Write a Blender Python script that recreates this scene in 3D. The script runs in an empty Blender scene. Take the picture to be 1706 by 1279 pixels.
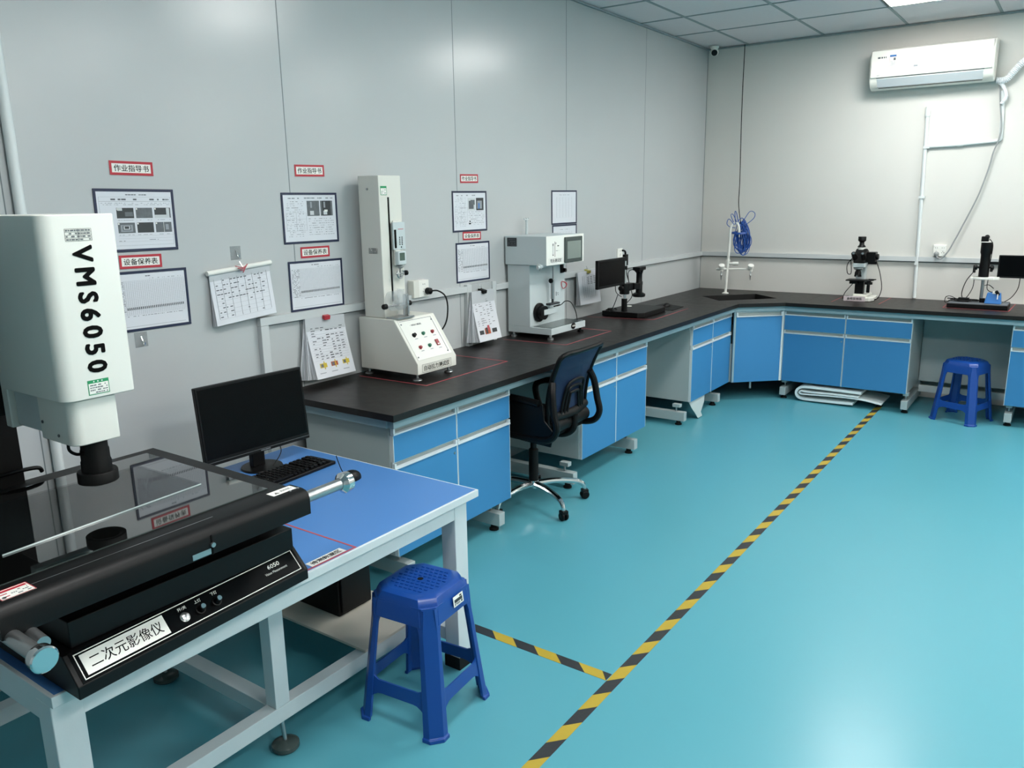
import bpy, bmesh, math, random
from mathutils import Matrix, Vector
R = math.radians
random.seed(7)
C = bpy.context.scene.collection
SC = bpy.context.scene

# ---------------------------------------------------------------- camera
cam = bpy.data.cameras.new('camera'); co = bpy.data.objects.new('camera', cam); C.objects.link(co)
cam.sensor_fit = 'HORIZONTAL'; cam.sensor_width = 36
cam.lens = 1331.18 / 1706 * 36
cam.clip_start = 0.02
cr = Vector((0.81846775, 0.57434517, -0.01543231)); cu = Vector((-0.11679551, 0.19261768, 0.97429833)); cf = Vector((-0.56255608, 0.79562934, -0.22473229))
co.matrix_world = Matrix(((cr.x, cu.x, -cf.x, 3.062), (cr.y, cu.y, -cf.y, -7.5945), (cr.z, cu.z, -cf.z, 1.7333), (0, 0, 0, 1)))
SC.camera = co

# ---------------------------------------------------------------- world, exposure
w = bpy.data.worlds.new('world'); SC.world = w; w.use_nodes = True
w.node_tree.nodes['Background'].inputs[0].default_value = (0.5, 0.55, 0.6, 1)
w.node_tree.nodes['Background'].inputs[1].default_value = 0.05
SC.view_settings.view_transform = 'Standard'; SC.view_settings.look = 'None'
SC.cycles.caustics_reflective = False; SC.cycles.caustics_refractive = False
SC.view_settings.gamma = 1; SC.view_settings.use_curve_mapping = False
SC.view_settings.exposure = 1.9
LAMP = 9.6          # strength of the ceiling panels

# ---------------------------------------------------------------- materials
def lin(h):
    h = h.lstrip('#'); o = []
    for i in (0, 2, 4):
        c = int(h[i:i+2], 16) / 255
        o.append(c / 12.92 if c <= .04045 else ((c + .055) / 1.055) ** 2.4)
    return (*o, 1)
MATS = {}
def mat(name, col, rough=.5, metal=0, spec=.5, coat=0, coat_r=.05, bump=0, bscale=60, var=0, vscale=4, alpha=1, trans=0, emit=0, aniso=0):
    if name in MATS: return MATS[name]
    m = bpy.data.materials.new(name); m.use_nodes = True; MATS[name] = m
    nt = m.node_tree; b = nt.nodes['Principled BSDF']
    c = lin(col) if isinstance(col, str) else (*col, 1)
    b.inputs['Base Color'].default_value = c
    b.inputs['Roughness'].default_value = rough; b.inputs['Metallic'].default_value = metal
    b.inputs['Specular IOR Level'].default_value = spec
    b.inputs['Coat Weight'].default_value = coat; b.inputs['Coat Roughness'].default_value = coat_r
    b.inputs['Alpha'].default_value = alpha; b.inputs['Transmission Weight'].default_value = trans
    if emit:
        b.inputs['Emission Color'].default_value = c; b.inputs['Emission Strength'].default_value = emit
    tc = None
    if bump or var:
        tc = nt.nodes.new('ShaderNodeTexCoord')
    if bump:
        n = nt.nodes.new('ShaderNodeTexNoise'); n.inputs['Scale'].default_value = bscale; n.inputs['Detail'].default_value = 4
        bp = nt.nodes.new('ShaderNodeBump'); bp.inputs['Strength'].default_value = bump; bp.inputs['Distance'].default_value = .002
        nt.links.new(tc.outputs['Object'], n.inputs['Vector']); nt.links.new(n.outputs['Fac'], bp.inputs['Height'])
        nt.links.new(bp.outputs['Normal'], b.inputs['Normal'])
    if var:
        n = nt.nodes.new('ShaderNodeTexNoise'); n.inputs['Scale'].default_value = vscale; n.inputs['Detail'].default_value = 6
        mx = nt.nodes.new('ShaderNodeMix'); mx.data_type = 'RGBA'
        mx.inputs['A'].default_value = tuple(v * (1 - var) for v in c[:3]) + (1,)
        mx.inputs['B'].default_value = tuple(min(1, v * (1 + var)) for v in c[:3]) + (1,)
        nt.links.new(tc.outputs['Object'], n.inputs['Vector']); nt.links.new(n.outputs['Fac'], mx.inputs['Factor'])
        nt.links.new(mx.outputs['Result'], b.inputs['Base Color'])
        rr = nt.nodes.new('ShaderNodeMapRange')
        rr.inputs['To Min'].default_value = rough * .85; rr.inputs['To Max'].default_value = min(1, rough * 1.15)
        nt.links.new(n.outputs['Fac'], rr.inputs['Value']); nt.links.new(rr.outputs['Result'], b.inputs['Roughness'])
    return m
M_wallL = mat('wall_panel_cool', '#b4b8b9', .24, bump=.05, bscale=3, var=.015)
M_wallB = mat('wall_panel_warm', '#cfcec9', .6, spec=.15, bump=.05, bscale=3, var=.015)
M_seam = mat('panel_seam', '#6b7577', .6)
M_tile = mat('ceiling_tile', '#dcd6d8', .85, bump=.3, bscale=300, var=.04, vscale=30)
M_grid = mat('ceiling_grid', '#8d989a', .6)
M_trim = mat('white_trunking', '#d2d8d8', .4)
M_floor = mat('teal_epoxy', '#5097a5', .34, spec=.42, coat=.12, coat_r=.2, bump=.05, bscale=2.2, var=.012, vscale=.9)
M_top = mat('phenolic_top', '#171413', .38, spec=.28, bump=.1, bscale=400, var=.06, vscale=20)
M_blue = mat('blue_laminate', '#387db0', .42, bump=.04, bscale=200, var=.02, vscale=8)
M_cab = mat('grey_steel', '#a5b0b1', .45, var=.02)
M_apron = mat('blue_grey_steel', '#8ba3aa', .42)
M_rail = mat('wall_rail', '#c0c5c6', .4)
M_strip = mat('rail_strip', '#596164', .6)  # thin dark strip drawn just below each wall rail
M_alu2 = mat('handle_recess', '#98a19f', .45)
M_alu = mat('aluminium_handle', '#d3dce0', .35, metal=.1)
M_black = mat('black_plastic', '#050506', .42, spec=.22)
M_blackm = mat('black_matte', '#040404', .6, spec=.25)
M_pow = mat('black_powder_coat', '#040405', .46, spec=.25, bump=.15, bscale=700)
M_rub = mat('black_rubber', '#050505', .7, spec=.3)
M_screen = mat('screen_off', '#020203', .25, spec=.12)
M_white = mat('white_enamel', '#d9dad4', .38, var=.01)
M_cream = mat('cream_enamel', '#d3d3cb', .4, var=.01)
M_greym = mat('pale_grey_enamel', '#bcc6c8', .4, var=.01)
M_paper = mat('paper', '#d3d6dc', .6)
M_paper2 = mat('paper_edge', '#b9bec2', .8)
M_film = mat('plastic_sleeve', '#cfd6dc', .15)
M_ink = mat('ink_black', '#060606', .8, spec=.1)
M_inkg = mat('ink_grey', '#5a5f64', .7)
M_inkl = mat('ink_light', '#8f959a', .7)
M_photo = mat('photo_grey', '#5d6266', .5, var=.4, vscale=60)
M_photod = mat('photo_dark', '#2f3336', .5, var=.3, vscale=60)
M_photow = mat('photo_light', '#c3c8ca', .5)
M_navy = mat('navy_frame', '#18213f', .4)
M_red = mat('red_border', '#b02433', .5)
M_redt = mat('red_tape', '#ad464d', .5)
M_green = mat('green_sticker', '#1d8a58', .5)
M_steel = mat('brushed_steel', '#a9acad', .28, metal=.9)
M_chrome = mat('chrome', '#d8dadb', .12, metal=1)
M_tblue = mat('table_laminate', '#457ab8', .42, bump=.04, bscale=200)
M_tframe = mat('table_steel', '#c6ced1', .42, bump=.1, bscale=120, var=.05, vscale=10)
M_stool = mat('stool_plastic', '#12408c', .3)
M_glass = mat('stage_glass', '#0a0b0b', .03, spec=.8, coat=.5, coat_r=.02)
M_glasse = mat('glass_edge', '#b8c8c8', .1)
M_plate = mat('loose_glass', '#1c2426', .02, spec=.6, alpha=.22)
M_acr = mat('clear_acrylic', '#dfe6e8', .15, alpha=.22)
M_yel = mat('tape_yellow', '#a8922c', .45, bump=.2, bscale=80, var=.08, vscale=20)
M_tblk = mat('tape_black', '#24272a', .5, bump=.2, bscale=80, var=.12, vscale=20)
M_mesh = mat('blue_mesh', '#0d2649', .7)
M_fab = mat('black_fabric', '#040405', .85, spec=.2, bump=.4, bscale=500)
M_wood = mat('pale_board', '#c9c2b6', .55, var=.06, vscale=9)
M_foam = mat('foam_sheet', '#dfe8e8', .5)
M_film2 = mat('white_film', '#b9c5c4', .35)
M_pcable = mat('blue_cable', '#1f4f9e', .4)
M_gcable = mat('grey_cable', '#8d9191', .5)
M_kblue = mat('kit_blue', '#2f6fb4', .4)
M_ac = mat('air_con_white', '#e8e7df', .35)
M_ac2 = mat('air_con_grey', '#c4cbcf', .4)
M_lcd = mat('lcd_green', '#4c5f55', .25)
M_lcdg = mat('lcd_grey', '#3c4644', .15)
M_lcdl = mat('lcd_light', '#7c8680', .3)
M_btnr = mat('button_red', '#8e1f28', .35)
M_btng = mat('button_green', '#14664c', .35)
M_redc = mat('red_ring', '#b1323c', .5)
M_yelp = mat('highlighter_yellow', '#c9b23a', .6)
M_org = mat('print_orange', '#a7502c', .6)
M_pinkc = mat('clip_red', '#b05058', .5)
M_brass = mat('binder_yellow', '#b4ae5a', .4, metal=.4)
M_lamp = mat('lamp_panel', (1.0, .985, .95), .5, emit=LAMP)
M_coil = mat('loose_white', '#d9dde0', .5)
M_lt = mat('label_white', '#e6e6e0', .5)
M_pink = mat('label_pink', '#dcd0d4', .5)

# floor: slow sheen changes of a hand laid epoxy coat
nt = M_floor.node_tree

# chair mesh weave: real holes through a procedural alpha
nt = M_mesh.node_tree; b = nt.nodes['Principled BSDF']
tc = nt.nodes.new('ShaderNodeTexCoord'); wv = nt.nodes.new('ShaderNodeTexChecker'); wv.inputs['Scale'].default_value = 420
mr = nt.nodes.new('ShaderNodeMapRange'); mr.inputs['To Min'].default_value = .62; mr.inputs['To Max'].default_value = 1
nt.links.new(tc.outputs['Object'], wv.inputs['Vector']); nt.links.new(wv.outputs['Fac'], mr.inputs['Value']); nt.links.new(mr.outputs['Result'], b.inputs['Alpha'])

# ---------------------------------------------------------------- mesh helpers
ROOTM = {}
class MB:
    def __init__(s): s.bm = bmesh.new(); s.mats = []
    def mi(s, m):
        if m not in s.mats: s.mats.append(m)
        return s.mats.index(m)
    def faces(s, vs, fs, m, smooth=False):
        v = [s.bm.verts.new(p) for p in vs]; i = s.mi(m)
        for f in fs:
            try: fc = s.bm.faces.new([v[k] for k in f])
            except ValueError: continue
            fc.material_index = i; fc.smooth = smooth
        return s
    def box(s, a, b, m):
        x0, y0, z0 = (min(a[i], b[i]) for i in range(3)); x1, y1, z1 = (max(a[i], b[i]) for i in range(3))
        return s.faces([(x0,y0,z0),(x1,y0,z0),(x1,y1,z0),(x0,y1,z0),(x0,y0,z1),(x1,y0,z1),(x1,y1,z1),(x0,y1,z1)],
                [(0,3,2,1),(4,5,6,7),(0,1,5,4),(1,2,6,5),(2,3,7,6),(3,0,4,7)], m)
    def obox(s, o, X, Y, Z, m):          # box from a corner and three edge vectors
        o, X, Y, Z = map(Vector, (o, X, Y, Z))
        v = [o, o+X, o+X+Y, o+Y, o+Z, o+X+Z, o+X+Y+Z, o+Y+Z]
        f = [(0,3,2,1),(4,5,6,7),(0,1,5,4),(1,2,6,5),(2,3,7,6),(3,0,4,7)]
        if X.cross(Y).dot(Z) < 0: f = [t[::-1] for t in f]
        return s.faces([tuple(p) for p in v], f, m)
    def prism(s, poly, axis, a, b, m, smooth=False):   # poly in the two other axes (in order), extruded along axis a..b
        def P(u, v, t): return {0: (t, u, v), 1: (u, t, v), 2: (u, v, t)}[axis]
        n = len(poly)
        vs = [P(u, v, a) for u, v in poly] + [P(u, v, b) for u, v in poly]
        area = sum(poly[i][0]*poly[(i+1)%n][1]-poly[(i+1)%n][0]*poly[i][1] for i in range(n))
        fs = [tuple(range(n))[::-1], tuple(range(n, 2*n))] + [(i, (i+1)%n, n+(i+1)%n, n+i) for i in range(n)]
        flip = (area < 0) ^ (b < a) ^ (axis == 1)
        if flip: fs = [f[::-1] for f in fs]
        return s.faces(vs, fs, m, smooth)
    def tube(s, pts, r, m, seg=10, cap=True, smooth=True, closed=False):
        pts = [Vector(p) for p in pts]; n = len(pts)
        rs = r if isinstance(r, (list, tuple)) else [r]*n
        vs = []; up = None
        for i, p in enumerate(pts):
            a = pts[(i-1) % n] if (i or closed) else p; c = pts[(i+1) % n] if (i < n-1 or closed) else p
            t = (c - a)
            if t.length < 1e-9: t = Vector((0,0,1))
            t.normalize()
            if up is None:
                up = Vector((0,0,1)) if abs(t.z) < .9 else Vector((1,0,0))
            sd = t.cross(up)
            if sd.length < 1e-6: sd = t.cross(Vector((0,1,0)))
            sd.normalize(); up = sd.cross(t).normalized()
            for k in range(seg):
                an = 2*math.pi*k/seg
                vs.append(tuple(p + (sd*math.cos(an) + up*math.sin(an))*rs[i]))
        fs = []
        rng = n if closed else n-1
        for i in range(rng):
            j = (i+1) % n
            for k in range(seg):
                k2 = (k+1) % seg
                fs.append((i*seg+k, i*seg+k2, j*seg+k2, j*seg+k))
        i0 = s.mi(m); v = [s.bm.verts.new(p) for p in vs]
        for f in fs:
            fc = s.bm.faces.new([v[q] for q in f]); fc.material_index = i0; fc.smooth = smooth
        if cap and not closed:
            fc = s.bm.faces.new(v[:seg][::-1]); fc.material_index = i0
            fc = s.bm.faces.new(v[-seg:]); fc.material_index = i0
        return s
    def cyl(s, a, b, r, m, r2=None, seg=24): return s.tube([a, b], [r, r if r2 is None else r2], m, seg)
    def lathe(s, c, prof, m, axis=(0,0,1), seg=28):    # prof: (radius, distance along axis)
        c = Vector(c); ax = Vector(axis).normalized()
        t = Vector((1,0,0)) if abs(ax.x) < .9 else Vector((0,1,0))
        u = ax.cross(t).normalized(); v = ax.cross(u)
        vs = []
        for r, h in prof:
            for k in range(seg):
                an = 2*math.pi*k/seg
                vs.append(tuple(c + ax*h + (u*math.cos(an) + v*math.sin(an))*max(r, 1e-5)))
        fs = [(i*seg+k, i*seg+(k+1)%seg, (i+1)*seg+(k+1)%seg, (i+1)*seg+k) for i in range(len(prof)-1) for k in range(seg)]
        s.faces(vs, fs, m, True); s.bm.verts.ensure_lookup_table()
        n = len(vs); vv = s.bm.verts[-n:]
        i0 = s.mi(m)
        f = s.bm.faces.new(vv[:seg][::-1]); f.material_index = i0
        f = s.bm.faces.new(vv[-seg:]); f.material_index = i0
        return s
    def sph(s, c, r, m, sc=(1,1,1), seg=16):
        pr = [(math.sin(math.pi*i/10), -math.cos(math.pi*i/10)) for i in range(11)]
        c = Vector(c); vs = []
        for a, h in pr:
            for k in range(seg):
                an = 2*math.pi*k/seg; vs.append((c.x+r*sc[0]*max(a,1e-4)*math.cos(an), c.y+r*sc[1]*max(a,1e-4)*math.sin(an), c.z+r*sc[2]*h))
        fs = [(i*seg+k, i*seg+(k+1)%seg, (i+1)*seg+(k+1)%seg, (i+1)*seg+k) for i in range(10) for k in range(seg)]
        return s.faces(vs, fs, m, True)
    def grid(s, rows, m, smooth=True, thick=0):        # rows of points -> sheet; thick gives it a body
        i0 = s.mi(m); n = len(rows[0]); L = len(rows); G = [[Vector(p) for p in r] for r in rows]
        def nf(f): f.material_index = i0; f.smooth = smooth
        A = [[s.bm.verts.new(p) for p in r] for r in G]
        for i in range(L-1):
            for k in range(n-1): nf(s.bm.faces.new((A[i][k], A[i][k+1], A[i+1][k+1], A[i+1][k])))
        if thick:
            B_ = []
            for i in range(L):
                rw = []
                for k in range(n):
                    du = G[i][min(k+1, n-1)]-G[i][max(k-1, 0)]; dv = G[min(i+1, L-1)][k]-G[max(i-1, 0)][k]
                    rw.append(s.bm.verts.new(G[i][k] - du.cross(dv).normalized()*thick))
                B_.append(rw)
            for i in range(L-1):
                for k in range(n-1): nf(s.bm.faces.new((B_[i][k], B_[i+1][k], B_[i+1][k+1], B_[i][k+1])))
            for i in range(L-1):
                nf(s.bm.faces.new((A[i][0], A[i+1][0], B_[i+1][0], B_[i][0]))); nf(s.bm.faces.new((A[i+1][n-1], A[i][n-1], B_[i][n-1], B_[i+1][n-1])))
            for k in range(n-1):
                nf(s.bm.faces.new((A[0][k+1], A[0][k], B_[0][k], B_[0][k+1]))); nf(s.bm.faces.new((A[L-1][k], A[L-1][k+1], B_[L-1][k+1], B_[L-1][k])))
            bmesh.ops.recalc_face_normals(s.bm, faces=s.bm.faces[:])
        return s
    def xf(s, mtx):
        s.bm.transform(mtx); return s
    def build(s, name, parent=None, bevel=0, seg=2, world=True, kind=None, angle=35, sub=0):
        bmesh.ops.recalc_face_normals(s.bm, faces=s.bm.faces[:]) if bevel or sub else None
        if world and parent is not None:
            rt = parent
            while rt.parent: rt = rt.parent
            if rt in ROOTM: s.bm.transform(ROOTM[rt].inverted())
        for f in s.bm.faces: f.smooth = True
        me = bpy.data.meshes.new(name); s.bm.to_mesh(me); s.bm.free()
        for m in s.mats: me.materials.append(m)
        o = bpy.data.objects.new(name, me); C.objects.link(o)
        if parent is not None: o.parent = parent
        if bevel:
            md = o.modifiers.new('bevel', 'BEVEL'); md.width = bevel; md.segments = seg; md.limit_method = 'ANGLE'; md.angle_limit = R(38)
            md.use_clamp_overlap = True; md.harden_normals = True
        if sub:
            md = o.modifiers.new('sub', 'SUBSURF'); md.levels = sub; md.render_levels = sub
        else:
            me.set_sharp_from_angle(angle=R(angle))
        if kind: o['kind'] = kind
        return o
def thing(name, label, cat, loc=(0,0,0), rz=0, group=None):
    o = bpy.data.objects.new(name, None); C.objects.link(o); o.empty_display_size = .05
    o.location = loc; o.rotation_euler = (0, 0, rz)
    ROOTM[o] = Matrix.Translation(loc) @ Matrix.Rotation(rz, 4, 'Z')
    o['label'] = label; o['category'] = cat
    if group: o['group'] = group
    return o
def tag(o, label, cat, group=None, kind=None):
    o['label'] = label; o['category'] = cat
    if group: o['group'] = group
    if kind: o['kind'] = kind
    return o
def dup(root, loc, rz, label, group=None):
    r = root.copy(); C.objects.link(r); r.location = loc; r.rotation_euler = (0, 0, rz); r['label'] = label
    if group: r['group'] = group
    for ch in list(root.children):
        c = ch.copy(); C.objects.link(c); c.parent = r
        for g in ch.children:
            d = g.copy(); C.objects.link(d); d.parent = c
    return r
def spline(pts, n=8, closed=False):
    P = [Vector(p) for p in pts]; out = []; L = len(P)
    for i in range(L if closed else L-1):
        g = lambda k: P[k % L] if closed else P[min(max(k, 0), L-1)]
        p0, p1, p2, p3 = g(i-1), g(i), g(i+1), g(i+2)
        for k in range(n):
            t = k/n
            out.append(.5*((2*p1)+(p2-p0)*t+(2*p0-5*p1+4*p2-p3)*t*t+(3*p1-p0-3*p2+p3)*t**3))
    if not closed: out.append(P[-1])
    return out
def letters(s, O, X, Y, wdt, hgt, m, name, parent, ext=.0006, bold=0, spacing=1.0, fat=0):
    """writing fitted into the box wdt x hgt centred at O on the plane X (reading direction), Y (up)"""
    cu_ = bpy.data.curves.new('t', 'FONT'); cu_.body = s; cu_.size = 1; cu_.offset = bold; cu_.space_character = spacing
    cu_.resolution_u = 3
    to = bpy.data.objects.new('t', cu_); C.objects.link(to)
    bpy.context.view_layer.update()
    dg = bpy.context.evaluated_depsgraph_get()
    me = bpy.data.meshes.new_from_object(to.evaluated_get(dg))
    bpy.data.objects.remove(to); bpy.data.curves.remove(cu_)
    bm = bmesh.new(); bm.from_mesh(me); bpy.data.meshes.remove(me)
    xs = [v.co.x for v in bm.verts]; ys = [v.co.y for v in bm.verts]
    X = Vector(X).normalized(); Y = Vector(Y).normalized(); N = X.cross(Y); O = Vector(O)
    ax, bx, ay, by = min(xs), max(xs), min(ys), max(ys)
    for v in bm.verts:
        u = (v.co.x-(ax+bx)/2)/(bx-ax)*wdt; t = (v.co.y-(ay+by)/2)/(by-ay)*hgt
        v.co = O + X*u + Y*t
    r = bmesh.ops.extrude_face_region(bm, geom=bm.faces[:])
    for v in [e for e in r['geom'] if isinstance(e, bmesh.types.BMVert)]: v.co += N*ext
    if fat:
        src = bm.verts[:] + bm.edges[:] + bm.faces[:]; cop = []
        for k in range(8):
            a = k*math.pi/4; g = bmesh.ops.duplicate(bm, geom=src)['geom']
            for v in g:
                if isinstance(v, bmesh.types.BMVert): v.co += (X*math.cos(a) + Y*math.sin(a))*fat + N*(.00002*(k+1))
    b = MB(); b.bm.free(); b.bm = bm; b.mi(m)
    for f in bm.faces: f.material_index = 0
    return b.build(name, parent, angle=20)
class Sheet:
    """flat print on a plane: origin lower-left, X right, Y up; all in metres"""
    def __init__(s, O, X, Y): s.b = MB(); s.O = Vector(O); s.X = Vector(X).normalized(); s.Y = Vector(Y).normalized(); s.N = s.X.cross(s.Y)
    def r(s, u0, v0, u1, v1, m, t0=0, t=.0004):
        s.b.obox(s.O + s.X*u0 + s.Y*v0 + s.N*t0, s.X*(u1-u0), s.Y*(v1-v0), s.N*t, m); return s
    def frame(s, u0, v0, u1, v1, wd, m, t0=0, t=.0004):
        s.r(u0, v0, u1, v0+wd, m, t0, t); s.r(u0, v1-wd, u1, v1, m, t0, t); s.r(u0, v0+wd, u0+wd, v1-wd, m, t0, t); s.r(u1-wd, v0+wd, u1, v1-wd, m, t0, t); return s
    def text(s, u0, v, u1, h, m, t0=0, fill=.8, rng=random):
        u = u0
        while u < u1:
            l = rng.uniform(.6, 3.2)*h
            if rng.random() < fill: s.r(u, v, min(u+l, u1), v+h, m, t0)
            u += l + h*.5
        return s
    def table(s, u0, v0, u1, v1, nx, ny, m, wd=.0006, t0=0):
        for i in range(nx+1):
            u = u0+(u1-u0)*i/nx; s.r(u-wd/2, v0, u+wd/2, v1, m, t0)
        for j in range(ny+1):
            v = v0+(v1-v0)*j/ny; s.r(u0, v-wd/2, u1, v+wd/2, m, t0)
        return s

# ---------------------------------------------------------------- room shell
H = 3.07; XR = 6.3; YR = -9.6
b = MB(); b.box((-.1, YR-.1, -.1), (XR+.1, .1, 0), M_floor); b.build('floor', kind='structure')
b = MB(); b.box((-.1, YR-.1, 0), (0, .1, H+.1), M_wallL)
for k in range(8):
    y = -1.308-1.2442*k
    if y > YR: b.box((-.001, y-.002, 0), (.0006, y+.002, H), M_seam)
b.box((-.001, -.004, 0), (.003, 0, H), M_seam)
b.build('wall_left', kind='structure')
b = MB(); b.box((0, 0, 0), (XR, .1, H+.1), M_wallB); b.build('wall_back', kind='structure')
b = MB(); b.box((XR, YR, 0), (XR+.1, .1, H+.1), M_wallB); b.build('wall_right', kind='structure')
b = MB(); b.box((0, YR-.1, 0), (XR+.1, YR, H+.1), M_wallL); b.build('wall_rear', kind='structure')
gx = [1.04+.66*k for k in range(-2, 9)]; gx = [x for x in [.38+.66*k for k in range(0, 9)]]; gy = [-.78-.66*k for k in range(0, 14)]
LC = [(x, y) for x in (1.70, 3.68, 5.66) for y in (-1.44, -4.08, -6.72)]     # lower-left corners of the lit cells; two right-hand columns added as unseen fill
b = MB()
xs = [0]+gx+[XR]; ys = [0]+gy+[YR]
for i in range(len(xs)-1):
    for j in range(len(ys)-1):
        x0, x1, y1, y0 = xs[i], xs[i+1], ys[j], ys[j+1]
        if any(abs(x0-a) < .02 and abs(y0-c) < .02 for a, c in LC): continue
        b.box((x0, y0, H+.004), (x1, y1, H+.02), M_tile)
b.box((-.1, YR-.1, H+.09), (XR+.1, .1, H+.12), M_tile)
for x in gx: b.box((x-.010, YR, H-.001), (x+.010, 0, H+.012), M_grid)
for y in gy:
    if y > YR: b.box((0, y-.010, H-.0005), (XR, y+.010, H+.0125), M_grid)
for a, c in (((0, YR, H-.012), (.02, 0, H)), ((.02, -.02, H-.012), (XR, 0, H))): b.box(a, c, M_grid)
b.build('ceiling', kind='structure')
lt = thing('ceiling_light', 'square white lit ceiling panel nearest the air conditioner', 'ceiling light', (LC[0][0]+.33, LC[0][1]+.33, H), 0, 'flat ceiling light panels')
b = MB()
for s in (-1, 1):
    b.box((s*.32-.012, -.32, -.001), (s*.32+.008, .32, .02), M_ac); b.box((-.3, s*.32-.012, -.001), (.3, s*.32+.008, .02), M_ac)
b.build('frame', lt, world=False)
b = MB(); b.box((-.305, -.305, .002), (.305, .305, .008), M_lamp); b.build('diffuser', lt, world=False)
for (x, y), l in zip(LC[1:], ('square lit ceiling panel midway along the left wall bench', 'square lit ceiling panel above the blue work table', 'square added fill light panel right of the air conditioner', 'square added fill light panel over the middle of the room', 'square added fill light panel over the near middle of the room', 'square added fill light panel in the far right hand ceiling corner', 'square added fill light panel halfway along the right hand wall', 'square added fill light panel at the near end of the right hand wall')):
    dup(lt, (x+.33, y+.33, H), 0, l)

# trunking on the walls (setting)
b = MB(); b.box((0, -5.29, 1.185), (.028, -3.76, 1.222), M_rail); b.box((0, -3.46, 1.17), (.028, -.028, 1.208), M_rail); b.box((0, -5.245, 1.177), (.006, -3.76, 1.1845), M_strip); b.box((0, -3.46, 1.161), (.006, -.006, 1.1695), M_strip); b.build('trim_1', kind='structure')
b = MB(); b.box((0, -.028, 1.17), (XR, 0, 1.208), M_rail); b.box((.006, -.006, 1.161), (XR, 0, 1.1695), M_strip); b.build('trim_2', kind='structure')
b = MB(); b.box((0, -5.29, 0), (.028, -5.245, 1.184), M_rail); b.build('trim_3', kind='structure', bevel=.003)
b = MB(); b.box((0, -3.76, .85), (.028, -3.715, 1.23), M_rail); b.box((0, -3.715, .85), (.02, -3.50, 1.23), M_wallL); b.box((0, -3.5, .85), (.028, -3.46, 1.23), M_rail); b.build('trim_4', kind='structure', bevel=.003)
b = MB(); b.tube([(.02, -6.245, 0), (.02, -6.245, H)], .018, M_trim, 14)
b.build('trim_5', kind='structure')
o = MB().tube([(1.943, -.016, .86), (1.912, -.016, 2.30), (1.910, -.016, 2.36)], .015, M_trim, 12); o.tube([(1.916, -.04, .86), (1.890, -.04, 2.2)], .0001, M_trim, 4)
root = thing('conduit_pipe', 'white upright wall pipe rising from the black worktop beside the microscope', 'pipe', (1.93, -.016, .85))
o.build('pipe', root)
b = MB()
for z in (1.15, 1.7, 2.1): b.box((1.90+(.02 if z < 1.5 else .005)*1, -.036, z-.01), (1.95, 0, z+.01), M_trim)
b.lathe((1.910, -.016, 2.34), [(.018, 0), (.02, .01), (.02, .07), (.016, .08)], M_trim)
b.build('clip', root)
root = thing('conduit_pipe', 'white bent wall pipe running sideways then up to the air conditioner', 'pipe', (2.2, -.016, 2.1))
MB().tube(spline([(1.925, -.016, 2.105), (2.1, -.016, 2.108), (2.40, -.016, 2.124)], 3)+spline([(2.425, -.016, 2.128), (2.442, -.016, 2.135), (2.446, -.016, 2.16), (2.44, -.016, 2.3), (2.425, -.016, 2.5)], 5), .014, M_trim, 12).build('pipe', root)
MB().lathe((2.17, -.016, 2.11), [(.018, -.02), (.018, .02)], M_trim, axis=(1, 0, .03)).build('clip', root)

# ---------------------------------------------------------------- air conditioner
ac = thing('air_conditioner', 'long white wall air conditioner high on the back wall', 'air conditioner', (1.9, 0, 2.57))
def acprof(off=0): return [(-.002, 2.575), (-.10, 2.565), (-.155, 2.585), (-.19, 2.625), (-.205, 2.70), (-.205, 2.80), (-.185, 2.862), (-.15, 2.88), (-.002, 2.885)]
b = MB(); b.prism([(y, z) for y, z in acprof()], 0, 1.475, 2.365, M_ac); b.build('housing', ac, bevel=.012, seg=3)
b = MB(); b.box((1.485, -.212, 2.655), (2.35, -.19, 2.862), M_ac); b.build('front_panel', ac, bevel=.006)
b = MB(); b.obox((1.535, -.196, 2.650), (.76, 0, 0), (0, .045, -.062), (0, -.008, -.006), M_ac2); b.build('air_flap', ac, bevel=.003)
b = MB(); b.obox((1.53, -.199, 2.655), (.77, 0, 0), (0, .004, -.004), (0, -.002, 0), M_inkg)
b.obox((1.545, -.1545, 2.579), (.745, 0, 0), (0, .006, -.004), (0, -.003, 0), M_photod); b.build('air_slot', ac)
sh = Sheet((1.625, -.213, 2.728), (1, 0, 0), (0, 0, 1)); sh.r(0, 0, .048, .092, M_lt).frame(0, 0, .048, .078, .001, M_red, .0005).r(0, .078, .048, .092, M_kblue, .0006).r(.028, .05, .044, .07, M_inkg, .0006)
for k in range(4): sh.text(.004, .012+.009*k, .044, .003, M_inkl, .0006)
sh.b.build('energy_label', ac)['label'] = 'small white and blue energy sticker'
sh = Sheet((1.535, -.213, 2.80), (1, 0, 0), (0, 0, 1)); sh.text(0, 0, .065, .012, M_inkg, 0, .9).r(.0, -.127, .024, -.1255, M_inkg); sh.text(.0, -.134, .02, .004, M_inkl)
sh.text(.27, -.085, .33, .014, M_inkl, 0, .9)
sh.b.build('printed_marks', ac)
b = MB(); b.lathe((2.10, -.212, 2.79), [(.0, 0), (.034, .001), (.036, 0)], M_ac2, axis=(0, -1, 0)); b.xf(Matrix.Translation((2.10, 0, 2.79)) @ Matrix.Diagonal((1.5, 1, .5, 1)) @ Matrix.Translation((-2.10, 0, -2.79))); b.build('display_window', ac)
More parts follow.
